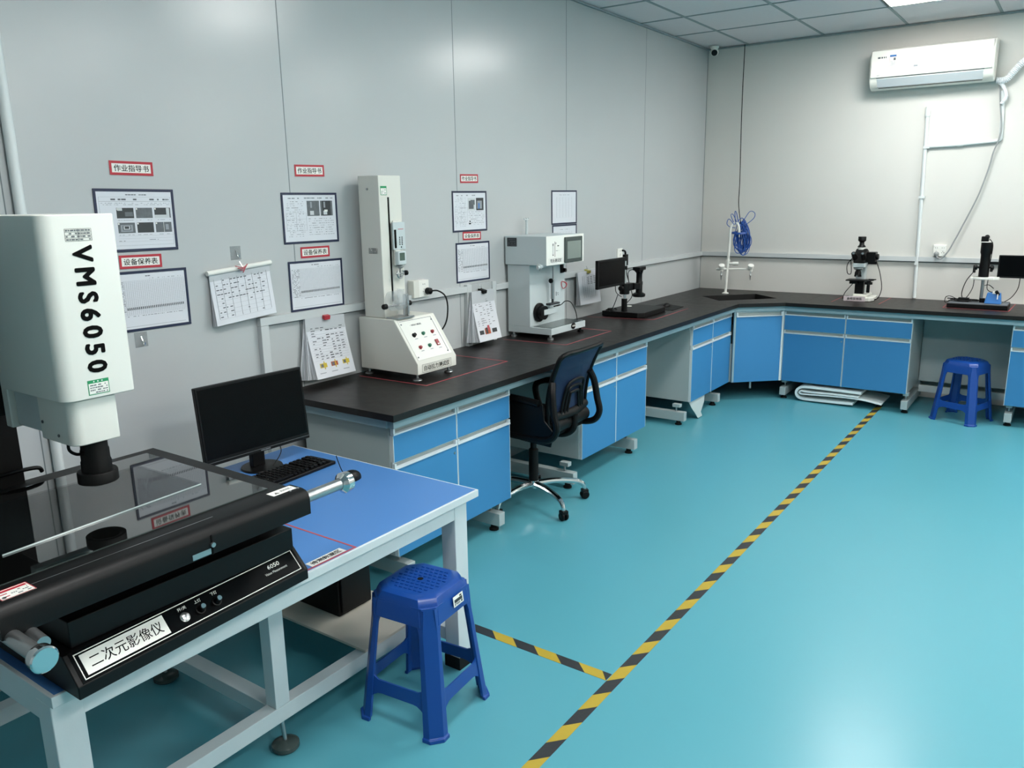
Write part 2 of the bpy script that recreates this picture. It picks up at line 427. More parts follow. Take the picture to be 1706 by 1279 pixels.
tag(MB().tube(spline([(2.40, -.03, 2.55), (2.418, -.03, 2.407), (2.443, -.034, 2.244), (2.438, -.036, 2.141), (2.409, -.03, 2.037), (2.39, -.03, 1.919), (2.339, -.03, 1.71), (2.244, -.035, 1.449), (2.203, -.04, 1.346), (2.169, -.045, 1.262), (2.123, -.05, 1.202), (2.09, -.055, 1.212), (2.082, -.055, 1.235)], 6), .006, M_gcable, 8).build('power_cable'), 'long grey power cable hanging from the air conditioner to the wall socket', 'cable')
hp = spline([(2.375, -.05, 2.575), (2.44, -.05, 2.578), (2.489, -.055, 2.634), (2.545, -.06, 2.697), (2.66, -.06, 2.77), (2.9, -.06, 2.83)], 14)
tag(MB().tube(hp, [.022+.004*(i % 2) for i in range(len(hp))], M_coil, 12).build('drain_hose'), 'wrapped white hose leading away from the right end of the air conditioner', 'hose')
hp = spline([(2.40, -.04, 2.56), (2.43, -.045, 2.522), (2.453, -.045, 2.454), (2.426, -.04, 2.40)], 12)
tag(MB().tube(hp, [.012+.002*(i % 2) for i in range(len(hp))], M_coil, 10).build('drain_hose'), 'short white corrugated hose dropping below the air conditioner end', 'hose')

# cctv turret
cc = thing('security_camera', 'small white dome security camera in the ceiling corner', 'camera', (.115, -.14, H))
MB().lathe((.115, -.14, H-.003), [(.038, 0), (.040, -.012), (.032, -.02), (.026, -.03)], M_ac).build('mount', cc)
MB().sph((.115, -.14, H-.052), .037, M_ac).build('housing', cc)
d = Vector((.35, -.85, -.35)).normalized()
MB().lathe(Vector((.115, -.14, H-.052))+d*.022, [(.026, 0), (.027, .012), (.024, .016)], M_black, axis=d).build('lens', cc)

# ---------------------------------------------------------------- laboratory bench
T0, T1 = .82, .85
wt = MB()
outer = [(0.0, 0.0), (0.0, -5.22), (.766, -5.22), (.766, -1.03), (1.076, -.766), (4.1, -.766), (4.1, 0.0)]
hole = [(.285, -.648), (.652, -.26), (.923, -.502), (.544, -.897)]
def fill(bm, loops, z, up):
    es = []; allv = []
    for L in loops:
        vs = [bm.verts.new((x, y, z)) for x, y in L]; allv.append(vs)
        es += [bm.edges.new((vs[i], vs[(i+1) % len(vs)])) for i in range(len(vs))]
    bmesh.ops.triangle_fill(bm, edges=es, use_beauty=True, normal=(0, 0, up))
    return allv
i0 = wt.mi(M_top)
tv = fill(wt.bm, [outer, hole], T1, 1); bv = fill(wt.bm, [outer, hole], T0, -1)
for a, c in zip(tv, bv):
    n = len(a)
    for i in range(n): wt.bm.faces.new((a[i], a[(i+1) % n], c[(i+1) % n], c[i]))
bmesh.ops.recalc_face_normals(wt.bm, faces=wt.bm.faces[:])
for a, c in (((0, -3.172), (.762, -3.170)), ((0, -1.131), (.70, -1.129)), ((1.20, -.762), (1.202, 0))): wt.box((a[0], a[1], T1-.0002), (c[0], c[1], T1+.0003), M_blackm)
wo = wt.build('worktop'); tag(wo, 'long black worktop running along both walls with an angled corner', 'worktop')
wo.modifiers.new('b', 'BEVEL').width = .004; wo.modifiers['b'].limit_method = 'ANGLE'; wo.modifiers['b'].segments = 2
sk = thing('sink', 'black rectangular corner sink set into the worktop under the tap', 'sink', (.6, -.58, T0-.2))
hc = Vector((sum(p[0] for p in hole)/4, sum(p[1] for p in hole)/4))
b = MB(); inn = [tuple(hc + (Vector(p)-hc)*.97) for p in hole]; low = [tuple(hc + (Vector(p)-hc)*.9) for p in hole]
rows = [[(x, y, T1-.002) for x, y in hole+hole[:1]], [(x, y, T0-.01) for x, y in inn+inn[:1]], [(x, y, T0-.19) for x, y in low+low[:1]]]
b.grid(rows, M_blackm, False); b.faces([(x, y, T0-.19) for x, y in low], [(0, 1, 2, 3)], M_blackm); b.build('basin', sk)
MB().lathe((hc.x, hc.y, T0-.188), [(.001, .002), (.03, .002), (.034, 0)], M_steel).build('drain', sk)

# cabinets, local frame: X along the wall, -Y to the room, Z up
def cabinet(name, label, w_, loc, rz, depth=.68, side='#'):
    t = thing(name, label, 'cabinet', loc, rz, 'blue fronted bench cabinets')
    b = MB(); D = depth
    b.box((0, -D, .165), (w_, -.13, .776), M_cab)
    b.build('body', t, world=False, bevel=.002)
    fy = -D-.001; ft = -.020
    g = .0025
    def handle(u0, u1, z0, z1, par):
        h = MB()
        h.box((u0, fy-.004, z0), (u1, fy, z1), M_alu2)
        h.box((u0, fy-.026, z0), (u1, fy-.004, z0+.009), M_alu)
        h.box((u0, fy-.012, z1-.006), (u1, fy-.004, z1), M_alu)
        for u in (u0, u1-.012): h.box((u, fy-.024, z0+.007), (u+.012, fy-.004, z1-.006), M_alu)
        return h.build('handle', par, world=False, bevel=.0012, seg=1)
    for k in range(2):
        u0, u1 = w_*k/2+g, w_*(k+1)/2-g
        dr = MB(); dr.box((u0, fy+ft, .613), (u1, fy, .735), M_blue)
        for u in (u0, u1-.002): dr.box((u-.0005 if u == u0 else u, fy+ft-.0004, .613), (u+.0025, fy, .735), M_alu)
        dr = dr.build('drawer', t, world=False); handle(u0, u1, .736, .775, dr)
        do = MB(); do.box((u0, fy+ft, .166), (u1, fy, .578), M_blue)
        do.box((u0-.0005, fy+ft-.0004, .166), (u0+.0025, fy, .578), M_alu); do.box((u1-.0025, fy+ft-.0004, .166), (u1+.0005, fy, .578), M_alu)
        do = do.build('door', t, world=False); handle(u0, u1, .579, .612, do)
        if k == 0: MB().lathe((u1-.02, fy+ft, .545), [(.006, 0), (.006, .002), (.001, .002)], M_steel, axis=(0, -1, 0)).build('lock', do, world=False)
    return t
cabinet('bench_cabinet', 'blue front cabinet at the near end of the bench behind the blue table', .885, (0, -5.165, 0), R(90))
cabinet('bench_cabinet', 'blue front cabinet on the far side of the black office chair', .885, (0, -3.525, 0), R(90))
cabinet('bench_cabinet', 'narrow looking blue cabinet left of the corner cabinet with white film below', .84, (0, -1.84, 0), R(90))
cabinet('bench_cabinet', 'blue cabinet on the back wall above the folded foam sheets', 1.0, (1.055, 0, 0), 0)
cabinet('bench_cabinet', 'blue cabinet cut off by the right edge of the photo', 1.0, (2.722, 0, 0), 0)
cc = thing('corner_cabinet', 'corner cabinet with one tall angled blue door under the sink', 'cabinet', (.6, -.6, 0), 0, 'blue fronted bench cabinets')
MB().prism([(.13, -.99), (.70, -.99), (.70, -1.0), (1.045, -.70), (1.045, -.13), (.99, -.13), (.99, -.68), (.68, -.97), (.13, -.97)], 2, .165, .50, M_cab).build('body', cc)
d = Vector((1.04-.722, -.703+1.0, 0)); L = d.length; d.normalize(); nn = Vector((d.y, -d.x, 0))
b = MB(); b.obox(Vector((.722, -1.0, .166))+d*.012, d*(L-.024), nn*.018, (0, 0, .565), M_blue); b.obox(Vector((.722, -1.0, .166))-d*.006, d*.017, nn*.0195, (0, 0, .61), M_apron); b.obox(Vector((1.04, -.703, .166))-d*.011, d*.017, nn*.0195, (0, 0, .61), M_trim)
dr = b.build('door', cc)
b = MB(); o_ = Vector((.722, -1.0, .733))+d*.012
b.obox(o_, d*(L-.024), nn*.004, (0, 0, .041), M_alu2); b.obox(o_, d*(L-.024), nn*.03, (0, 0, .007), M_alu); b.obox(o_+Vector((0, 0, .035)), d*(L-.024), nn*.014, (0, 0, .006), M_alu)
b.obox(o_, d*.012, nn*.028, (0, 0, .036), M_alu); b.obox(o_+d*(L-.036), d*.012, nn*.028, (0, 0, .036), M_alu); b.build('handle', dr, bevel=.001, seg=1)
MB().cyl((.84, -.86, .10), (.84, -.86, .165), .012, M_steel).build('leg', cc)

# carrying frame under the worktop
fr = thing('steel_bench', 'grey steel frame carrying the worktop along both walls', 'bench', (.4, -3, 0))
b = MB(); b.prism([(.665, -5.19), (.735, -5.19), (.735, -1.018), (1.063, -.735), (4.08, -.735), (4.08, -.70), (1.05, -.70), (.70, -1.0), (.70, -5.17), (.665, -5.17)], 2, .778, T0, M_apron)
b.box((.02, -5.2, .778), (.70, -5.172, T0), M_apron); b.build('apron', fr, bevel=.002)
for y in (-5.08, -4.365, -3.60, -2.78, -1.93, -1.22):
    b = MB(); b.box((.06, y-.025, .035), (.70, y+.025, .105), M_cab); b.box((.06, y-.025, .105), (.11, y+.025, .778), M_cab); b.build('foot_beam', fr, bevel=.002)
    b = MB(); b.lathe((.645, y, 0), [(.026, 0), (.026, .010), (.018, .014), (.016, .035)], M_rub); b.build('foot', fr)
    b = MB(); b.box((.60, y-.02, .14), (.66, y+.02, .164), M_cab); b.cyl((.625, y, .105), (.625, y, .14), .006, M_steel); b.build('bracket', fr)
for x in (1.075, 2.045, 2.76, 3.7):
    b = MB(); b.box((x-.025, -.70, .035), (x+.025, -.06, .105), M_cab); b.box((x-.025, -.11, .105), (x+.025, -.06, .778), M_cab); b.build('foot_beam', fr, bevel=.002)
    b = MB(); b.lathe((x, -.645, 0), [(.026, 0), (.026, .010), (.018, .014), (.016, .035)], M_rub); b.build('foot', fr)
    b = MB(); b.box((x-.02, -.66, .14), (x+.02, -.60, .164), M_cab); b.cyl((x, -.625, .105), (x, -.625, .14), .006, M_steel); b.build('bracket', fr)
for a, c in (((2.07, -.20, .09), (2.735, -.17, .145)), ((.17, -4.34, .09), (.2, -3.625, .145)), ((.17, -2.755, .09), (.2, -1.955, .145))): MB().box(a, c, M_trim).build('rail', fr, bevel=.002)
for a, c in (((2.06, -.155, .175), (2.72, -.14, .80)), ((.14, -4.28, .175), (.155, -3.53, .80)), ((.14, -2.64, .175), (.155, -1.845, .80))): MB().box(a, c, M_cab).build('back_panel', fr)

# red tape rectangles on the worktop
def redframe(pts, label, z=T1):
    b = MB(); wd = .0065
    for i in range(len(pts)-1):
        a = Vector((*pts[i], z)); c = Vector((*pts[i+1], z)); dd = (c-a).normalized(); n_ = Vector((-dd.y, dd.x, 0))
        b.obox(a-n_*wd/2, c-a+dd*wd/2, n_*wd, (0, 0, .0006+.0002*i), M_redt)
    return tag(b.build('marking_tape'), label, 'marking tape', 'red tape outlines around the instruments')
redframe([(.06, -4.725), (.512, -4.715), (.503, -4.02), (.06, -4.03)], 'red tape outline on the worktop around the tall column tester')
redframe([(.06, -3.44), (.52, -3.41), (.507, -2.80), (.06, -2.80)], 'red tape outline on the worktop around the boxy bending tester')
redframe([(.024, -2.286), (.535, -2.19), (.512, -1.50)], 'red tape outline on the worktop around the screen microscope')
redframe([(1.387, -.06), (1.39, -.527)], 'red tape strip on the worktop left of the metal microscope')
redframe([(1.757, -.51), (1.762, -.03)], 'red tape strip on the worktop right of the metal microscope')
redframe([(2.224, -.16), (2.226, -.495), (2.671, -.516), (2.685, -.03)], 'red tape outline around the microscope at the right edge')

# ---------------------------------------------------------------- floor tape
def hazard(a, c, label, wd=.05, pitch=.115, ph=0):
    a = Vector((*a, 0)); c = Vector((*c, 0)); L = (c-a).length; d = (c-a)/L; n_ = Vector((-d.y, d.x, 0)); sk_ = wd*1.15
    b = MB(); k = 0; z = .0012; t = ph-pitch
    while t < L:
        m = M_tblk if k % 2 == 0 else M_yel
        q = [(max(0, min(L, t+sk_)), -wd/2), (max(0, min(L, t+sk_+pitch/2)), -wd/2), (max(0, min(L, t+pitch/2)), wd/2), (max(0, min(L, t)), wd/2)]
        if q[1][0]-q[0][0] > 1e-4 or q[2][0]-q[3][0] > 1e-4:
            P = [a + d*u + n_*v for u, v in q]
            b.faces([(p.x, p.y, 0) for p in P]+[(p.x, p.y, z) for p in P], [(0, 3, 2, 1), (4, 5, 6, 7), (0, 1, 5, 4), (1, 2, 6, 5), (2, 3, 7, 6), (3, 0, 4, 7)], m)
        t += pitch/2; k += 1
    return b
tag(hazard((1.846, -9.0), (1.836, -.5), 'x', wd=.047, pitch=.207, ph=.114).build('hazard_tape'), 'long yellow and black striped tape line along the floor', 'floor tape', 'hazard tapes')
tag(hazard((1.165, -5.233), (1.815, -5.238), 'x', wd=.047, pitch=.207, ph=.195).build('hazard_tape'), 'short yellow and black striped tape beside the near stool', 'floor tape', 'hazard tapes')

# ---------------------------------------------------------------- signs and posters on the left wall
def sign(txt, y0, y1, z0, z1, label, tilt=0):
    yc, zc = (y0+y1)/2, (z0+z1)/2
    root = thing('wall_sign', label, 'sign', (0, yc, zc), 0, 'red bordered signs on the left wall')
    X = Vector((0, math.cos(tilt), math.sin(tilt))); Y = Vector((0, -math.sin(tilt), math.cos(tilt)))
    W_, H_ = y1-y0, z1-z0; O = Vector((.001, yc, zc)) - X*W_/2 - Y*H_/2
    s = Sheet(O, X, Y); s.r(0, 0, W_, H_, M_lt, 0, .0012); s.b.build('card', root)
    s = Sheet(O, X, Y); s.frame(.0, .0, W_, H_, .0095, M_red, .0012, .0006); s.b.build('border', root)
    letters(txt, Vector((.0023, yc, zc)), X, Y, W_*.80, H_*.48, M_ink, 'lettering', root, bold=.004)
A_, B_ = '作业指导书', '设备保养表'
sign(A_, -5.898, -5.720, 1.848, 1.901, 'red bordered sign high above the landscape photo sheet, leftmost of three', -.015)
sign(B_, -5.905, -5.726, 1.490, 1.543, 'red bordered sign between the two leftmost framed sheets', -.02)
sign(A_, -5.006, -4.824, 1.856, 1.910, 'red bordered sign high up left of the tall column tester', .01)
sign(B_, -5.006, -4.823, 1.473, 1.526, 'red bordered sign between the two framed sheets left of the column tester', -.005)
sign(A_, -3.767, -3.592, 1.835, 1.886, 'red bordered sign high up between the two testers', .01)
sign(B_, -3.757, -3.577, 1.497, 1.546, 'red bordered sign just under the colour photo sheet between the testers', -.02)

def poster(y0, y1, z0, z1, kind, label, tilt=0, fm=None):
    fm = fm or M_navy
    yc, zc = (y0+y1)/2, (z0+z1)/2; W_, H_ = y1-y0, z1-z0
    root = thing('framed_sheet', label, 'framed sheet', (0, yc, zc), 0, 'framed sheets on the left wall')
    X = Vector((0, math.cos(tilt), math.sin(tilt))); Y = Vector((0, -math.sin(tilt), math.cos(tilt)))
    O = Vector((.001, yc, zc)) - X*W_/2 - Y*H_/2; rng = random.Random(int(abs(y0)*1000+z0*10))
    s = Sheet(O, X, Y); s.r(.004, .004, W_-.004, H_-.004, M_paper, 0, .001); s.b.build('sheet', root)
    s = Sheet(O, X, Y); s.frame(0, 0, W_, H_, .0105, fm, .0, .0035); s.b.build('border', root, bevel=.001, seg=1)
    s = Sheet(O, X, Y); t = .001; a, c = W_, H_; T = lambda *q, **k: s.text(*q, rng=rng, **k)
    if kind == 'photos':
        T(a*.37, c*.90, a*.67, .0035, M_inkg, t0=t); s.table(a*.06, c*.10, a*.95, c*.87, 1, 1, M_inkl, t0=t); s.r(a*.06, c*.80, a*.95, c*.803, M_inkg, t); T(a*.2, c*.82, a*.62, .006, M_inkg, t0=t, fill=.35); T(a*.68, c*.82, a*.93, .006, M_inkg, t0=t, fill=.8)
        for j in range(2): T(a*.08, c*(.77-.025*j), a*.93, .002, M_inkl, t0=t, fill=.5)
        for i in range(3):
            for j in range(2):
                u = a*(.255+.237*i); v = c*(.535-.235*j)
                s.r(u, v, u+a*.21, v+c*.165, M_photo if (i+j) % 2 else M_photod, t); s.r(u+a*.003, v+c*.135, u+a*.02, v+c*.16, M_lt, t+.0004)
                if (i, j) == (0, 0): s.r(u+a*.01, v+c*.12, u+a*.07, v+c*.164, M_photow, t+.0004); s.r(u+a*.10, v+c*.03, u+a*.2, v+c*.1, M_photo, t+.0004)
                if (i, j) == (2, 0): s.r(u, v, u+a*.16, v+c*.05, M_photow, t+.0004); s.r(u+a*.155, v, u+a*.195, v+c*.16, M_photow, t+.0004)
                if (i, j) == (0, 1):
                    for q in range(5): s.r(u+a*(.03+.012*q), v+c*(.02+.012*q), u+a*(.18-.012*q), v+c*(.13-.006*q), (M_inkl, M_inkl, M_inkg, M_photow, M_photod)[q], t+.0004+.0001*q)
                if (i, j) == (2, 1): s.r(u+a*.105, v, u+a*.109, v+c*.165, M_lt, t+.0004); s.r(u+a*.13, v+c*.04, u+a*.17, v+c*.13, M_inkl, t+.0004)
                T(u, v-c*.035, u+a*.2, .002, M_inkl, t0=t, fill=.6)
        for v in (.25, .21, .16, .10): s.r(a*.25, c*v, a*.95, c*v+.0005, M_inkl, t)
        T(a*.62, c*.18, a*.75, .002, M_inkg, t0=t); T(a*.25, c*.17, a*.33, .002, M_inkg, t0=t)
    elif kind in ('two', 'colour', 'plain'):
        T(a*.12, c*.88, a*.33, .004, M_inkg, t0=t); T(a*.40, c*.88, a*.92, .006, M_inkl, t0=t, fill=.5)
        if kind != 'plain':
            for i in range(2):
                u = a*(.44+.245*i)
                if kind == 'two':
                    s.r(u, c*.54, u+a*.225, c*.84, M_photo, t); s.r(u+a*.05, c*.56, u+a*.12, c*.64, M_photow, t+.0004); s.r(u+a*.06, c*.70, u+a*.09, c*.82, M_inkl, t+.0004)
                    if i: s.r(u+a*.03, c*.54, u+a*.19, c*.84, M_photod, t+.0002); s.r(u+a*.07, c*.62, u+a*.13, c*.66, M_lt, t+.0006)
                else:
                    s.r(u, c*.52, u+a*.22, c*.83, M_photow if i == 0 else M_photod, t); s.r(u+a*.03, c*.56, u+a*.17, c*.76, M_inkl if i else M_inkg, t+.0004); s.r(u+a*.08, c*.66, u+a*.2, c*.78, M_photo if not i else M_kblue, t+.0006) if i == 0 else s.r(u+a*.06, c*.56, u+a*.10, c*.7, M_kblue, t+.0006)
        for j in range(18):
            v = c*(.82-.04*j)
            if v > c*.08: T(a*.08, v, a*(.38 if kind != 'plain' else .9), .0022, M_inkl if j % 3 else M_inkg, t0=t, fill=.45)
        for j in range(8):
            v = c*(.48-.045*j)
            if kind != 'plain': T(a*.46, v, a*.92, .0022, M_inkl if j % 2 else M_inkg, t0=t, fill=.55)
        if kind == 'colour': s.r(a*.46, c*.18, a*.52, c*.21, M_ink, t+.0004); s.r(a*.48, c*.23, a*.51, c*.27, M_photod, t+.0004)
        s.table(a*.07, c*.25, a*.42, c*.6, 2, 3, M_inkl, t0=t)
    elif kind == 'grid':
        T(a*.42, c*.90, a*.55, .0035, M_inkg, t0=t); T(a*.5, c*.86, a*.92, .0025, M_inkl, t0=t, fill=.5)
        s.table(a*.05, c*.28, a*.95, c*.84, 1, 22, M_inkl, .0004, t0=t)
        for i in range(32):
            u = a*(.20+.75*i/31); s.r(u-.0002, c*.28, u+.0002, c*.84, M_inkl, t)
        for j in range(22): T(a*.06, c*(.285+.0255*j), a*.19, .0022, M_inkg, t0=t, fill=.5)
        for i in range(31):
            u = a*(.205+.73*i/31); s.r(u, c*(.36+.012*(i/31)), u+a*.012, c*(.40+.012*(i/31)), M_inkg, t+.0004)
        T(a*.2, c*.25, a*.9, .002, M_inkg, t0=t, fill=.6); s.r(a*.05, c*.08, a*.93, c*.085, M_inkl, t)
    elif kind == 'list':
        T(a*.3, c*.86, a*.7, .003, M_inkl, t0=t, fill=.6); s.table(a*.2, c*.2, a*.8, c*.8, 5, 12, M_inkl, .0003, t0=t)
    s.b.build('print', root)
poster(-5.976, -5.645, 1.556, 1.797, 'photos', 'framed landscape sheet with six small photos, upper left on the wall', -.012)
poster(-5.965, -5.622, 1.241, 1.480, 'grid', 'framed inspection grid sheet beneath the six photo sheet', -.008)
poster(-5.099, -4.755, 1.543, 1.781, 'two', 'framed sheet with two grey photos left of the column tester', -.004)
poster(-5.088, -4.746, 1.221, 1.461, 'grid', 'framed inspection grid sheet low down left of the column tester', -.008)
poster(-3.849, -3.511, 1.548, 1.788, 'colour', 'framed sheet with two small colour photos between the testers', .0)
poster(-3.827, -3.492, 1.244, 1.484, 'grid', 'framed inspection grid sheet low down between the testers', -.004)
poster(-2.755, -2.411, 1.556, 1.792, 'list', 'framed pale list sheet behind the top of the boxy tester', 0)
poster(-2.745, -2.411, 1.30, 1.553, 'list', 'framed sheet mostly hidden by the boxy tester top', 0)

# hooks stuck on the wall
def hook(y, z, label):
    root = thing('wall_hook', label, 'hook', (0, y, z), 0, 'clear adhesive hooks')
    MB().box((.0, y-.027, z-.03), (.002, y+.027, z+.03), M_acr).build('patch', root)
    MB().tube(spline([(.003, y, z+.012), (.012, y, z-.005), (.016, y, z-.018), (.024, y, z-.020), (.028, y, z-.008)], 5), .0022, M_chrome, 8).build('wire', root)
hook(-5.37, 1.522, 'clear stick-on hook above the landscape notepad')
hook(-5.853, 1.206, 'clear stick-on hook under the lower left framed sheet')

# hanging paper sheafs
def pad(name, label, yl, yr, ztl, ztr, zbl, zbr, n, flare, kind, clipm, seed=1, spread=.0, top_x=.012):
    rng = random.Random(seed)
    root = thing(name, label, 'paper pad', (0, (yl+yr)/2, min(zbl, zbr)), 0, 'paper pads hanging on the left wall')
    def page(k, N=10, dy=0):
        f = k/max(1, n-1); rows = []
        for i in range(N+1):
            t = i/N
            x = top_x + .0012*k + flare*f*(t**1.4) + .004*math.sin(t*3+k)
            sh_ = -spread*(1-f)*t
            rows.append([(x, yl+(yr-yl)*q + sh_ + dy, (ztl+(ztr-ztl)*q)*(1-t)+(zbl+(zbr-zbl)*q)*t + .004*f*t) for q in (0, .25, .5, .75, 1)])
        return rows
    b = MB()
    for k in range(n-1): b.grid(page(k), M_paper if k % 2 else M_paper2, True, .0006)
    b.build('pages', root)['kind'] = 'stuff'
    rw = page(n-1)
    b = MB(); b.grid(rw, M_paper, True, .0006); cv = b.build('cover_page', root)
    # print follows the bent page
    def pt(u, v):
        i = min(9.999, (1-v)*10); a = int(i); f = i-a
        def at(row, q):
            q = min(3.999, q*4); c_ = int(q); g = q-c_
            return Vector(row[c_]).lerp(Vector(row[c_+1]), g)
        return at(rw[a], u).lerp(at(rw[a+1], u), f) + Vector((.0022, 0, 0))
    b = MB()
    def q4(u0, v0, u1, v1, m, off=0):
        P = [pt(u0, v0), pt(u1, v0), pt(u1, v1), pt(u0, v1)]; P = [p+Vector((off, 0, 0)) for p in P]
        b.faces([tuple(p) for p in P]+[tuple(p-Vector((.0008, 0, 0))) for p in P], [(0, 1, 2, 3), (7, 6, 5, 4), (0, 4, 5, 1), (1, 5, 6, 2), (2, 6, 7, 3), (3, 7, 4, 0)], m)
    if kind == 'rows':
        for j in range(9):
            v = .82-.085*j
            for i in range(14):
                if rng.random() < .75 and (j < 5 or rng.random() < .25): q4(.08+.058*i, v, .08+.058*i+rng.uniform(.02, .05), v+.018, M_inkg)
            q4(.06, v-.035, .93, v-.033, M_inkl)
        for i in range(8): q4(.06+.124*i, .12, .063+.124*i, .88, M_inkl)
    elif kind == 'colour':
        q4(.35, .93, .6, .945, M_inkg)
        for j in range(15):
            v = .89-.042*j
            for i in range(7):
                if rng.random() < .6: q4(.1+.12*i, v, .1+.12*i+rng.uniform(.03, .1), v+.012, M_inkg if i != 3 else M_ink)
            q4(.06, v-.012, .94, v-.0105, M_inkl)
        for u, mm in ((.14, M_yelp), (.42, M_org), (.72, M_yelp)):
            q4(u, .17, u+.17, .24, mm, .0004); q4(u+.02, .18, u+.08, .23, M_photo, .0008); q4(u+.1, .14, u+.12, .27, M_yelp, .0008)
        for i in range(3): q4(.1+.3*i, .08, .25+.3*i, .09, M_inkl)
    elif kind == 'dark':
        q4(.3, .94, .6, .955, M_inkg)
        for j in range(15):
            v = .9-.042*j
            for i in range(5):
                if rng.random() < .6: q4(.1+.16*i, v, .1+.16*i+rng.uniform(.03, .14), v+.01, M_inkg)
        q4(.08, .14, .26, .22, M_photod, .0004); q4(.32, .13, .56, .25, M_org, .0004); q4(.36, .14, .44, .26, M_photod, .0008); q4(.45, .20, .54, .3, M_pinkc, .0008); q4(.64, .14, .85, .22, M_photod, .0004)
    else:
        for j in range(14): q4(.2, .86-.05*j, .85, .862-.05*j, M_inkl)
        for i in range(8): q4(.2+.093*i, .2, .203+.093*i, .86, M_inkl)
        for j in range(5):
            for i in range(3): q4(.42+.15*i, .80-.05*j, .52+.15*i, .82-.05*j, M_inkg)
    b.build('print', cv)
    yc = (yl+yr)/2; zt = (ztl+ztr)/2
    if kind == 'rows':
        MB().tube([(top_x+.006, yl-.01, ztl+.0), (top_x+.006, yr+.008, ztr+.002)], .011, M_lt, 12).build('holder_bar', root)
        c_ = MB()
        for k in range(4): c_.tube(spline([(top_x+.02+.004*k, yc-.035+.01*k, zt+.012-.01*k), (top_x+.03, yc, zt+.004-.006*k), (top_x+.02, yc+.03-.006*k, zt+.016-.008*k)], 5), .0022, clipm, 6)
        c_.tube(spline([(.022, yc-.004, zt+.03), (top_x+.022, yc+.004, zt+.0)], 4), .002, M_chrome, 6)
        c_.build('string_clip', root)['label'] = 'twisted red string clip'
    else:
        c_ = MB(); c_.prism([(top_x-.012, zt+.012), (top_x+.020+.0012*n, zt+.002), (top_x+.016+.0012*n, zt-.018), (top_x-.010, zt-.004)], 1, yc-.018, yc+.018, clipm)
        for q in (-.01, .01): c_.tube([(top_x, yc+q, zt+.01), (top_x-.004, yc+q*.4, zt+.034)], .0014, M_chrome, 6)
        c_.build('binder_clip', root, bevel=.001)
    return root
pad('paper_pad', 'landscape white notepad tied with red string under a wall hook', -5.526, -5.207, 1.444, 1.468, 1.213, 1.236, 6, .020, 'rows', M_pinkc, 2)
pad('paper_pad', 'thick fanned paper pad with yellow print left of the column tester', -5.03, -4.775, 1.190, 1.180, .885, .885, 12, .058, 'colour', M_redc, 3, spread=.05)
pad('paper_pad', 'fanned paper pad with dark print between the two testers', -3.745, -3.515, 1.185, 1.185, .875, .875, 12, .052, 'dark', M_blackm, 4, spread=.045, top_x=.034)
pad('paper_pad', 'paper pad with a yellow clip partly hidden by the boxy tester', -2.47, -2.16, 1.20, 1.205, .955, .955, 8, .035, 'faint', M_brass, 5, top_x=.034)

# sockets
def socket(label, O, X, wd, hg, gangs=1, hp=0, dep=.012):
    X = Vector(X); N = X.cross(Vector((0, 0, 1)))
    root = thing('wall_socket', label, 'socket', tuple(O), 0, 'white wall sockets')
    O = Vector(O)
    b = MB(); b.obox(O - X*wd/2, X*wd, (0, 0, hg), N*dep, M_lt); b.build('plate', root, bevel=.003)
    b = MB()
    for g in range(gangs):
        u = (g-(gangs-1)/2)*wd/gangs
        for (a, c) in ((-.008, hg*.3), (.008, hg*.3), (0, hg*.42), (-.007, hg*.72), (.007, hg*.72)):
            b.obox(O + X*(u+a-.0015)+Vector((0, 0, c))+N*(dep-.0005), X*.003, (0, 0, .007), N*.001, M_ink)
    b.build('holes', root)
    return root
socket('white double wall socket with a grey plug on the back wall', (2.102, 0, 1.215), (1, 0, 0), .10, .095, 2, dep=.032)
socket('white wall switch plate behind the screen microscope', (0, -1.73, 1.25), (0, 1, 0), .085, .085)
sk2 = socket('white wall socket with a black plug right of the column tester', (0, -4.172, 1.203), (0, 1, 0), .085, .095, 1, dep=.042)
MB().box((.0, -4.262, 1.203), (.046, -4.216, 1.300), M_cream).build('breaker_box', sk2, bevel=.003)
b = MB(); b.lathe((.042, -4.15, 1.235), [(.017, 0), (.02, .008), (.018, .03), (.009, .036)], M_black, axis=(1, 0, 0)); b.tube(spline([(.07, -4.15, 1.235), (.10, -4.12, 1.235), (.125, -4.085, 1.20), (.13, -4.075, 1.12), (.12, -4.10, 1.03), (.08, -4.2, .94), (.05, -4.36, .90)], 7), .0045, M_black, 8)
tag(b.build('power_cable'), 'black plug and cord curving down behind the column tester', 'cord')
b = MB(); b.lathe((2.082, -.033, 1.237), [(.018, 0), (.02, .006), (.017, .028), (.008, .034)], M_gcable, axis=(0, -1, 0)); tag(b.build('power_plug'), 'grey round plug in the back wall socket', 'plug')

# ---------------------------------------------------------------- column tester
t = thing('tensile_tester', 'tall cream column pull tester with a sloped button panel', 'test machine', (.23, -4.53, T1))
Y0_, Y1_ = -4.683, -4.378
b = MB(); b.prism([(.035, .885), (.43, .885), (.43, .94), (.283, 1.153), (.035, 1.153)], 1, Y0_, Y1_, M_cream); b.build('base_box', t, bevel=.004)
b = MB(); b.box((.062, -4.662, 1.153), (.203, -4.502, 1.86), M_cream); b.build('column', t, bevel=.004)
b = MB(); b.box((.2035, -4.604, 1.235), (.2043, -4.594, 1.755), M_ink); b.box((.2035, -4.594, 1.235), (.2043, -4.590, 1.755), M_steel); b.build('slide_slot', t)
sn = Vector((.213, 0, .147)).normalized(); sd_ = Vector((.147, 0, -.213)).normalized(); so = Vector((.283, 0, 1.153))
def SP(k, y, lift=0): p = so + sd_*k + sn*lift; return Vector((p.x, y, p.z))
b = MB(); b.obox(SP(.012, -4.665), (0, .262, 0), sd_*.228, sn*.002, M_white); b.build('control_panel', t)
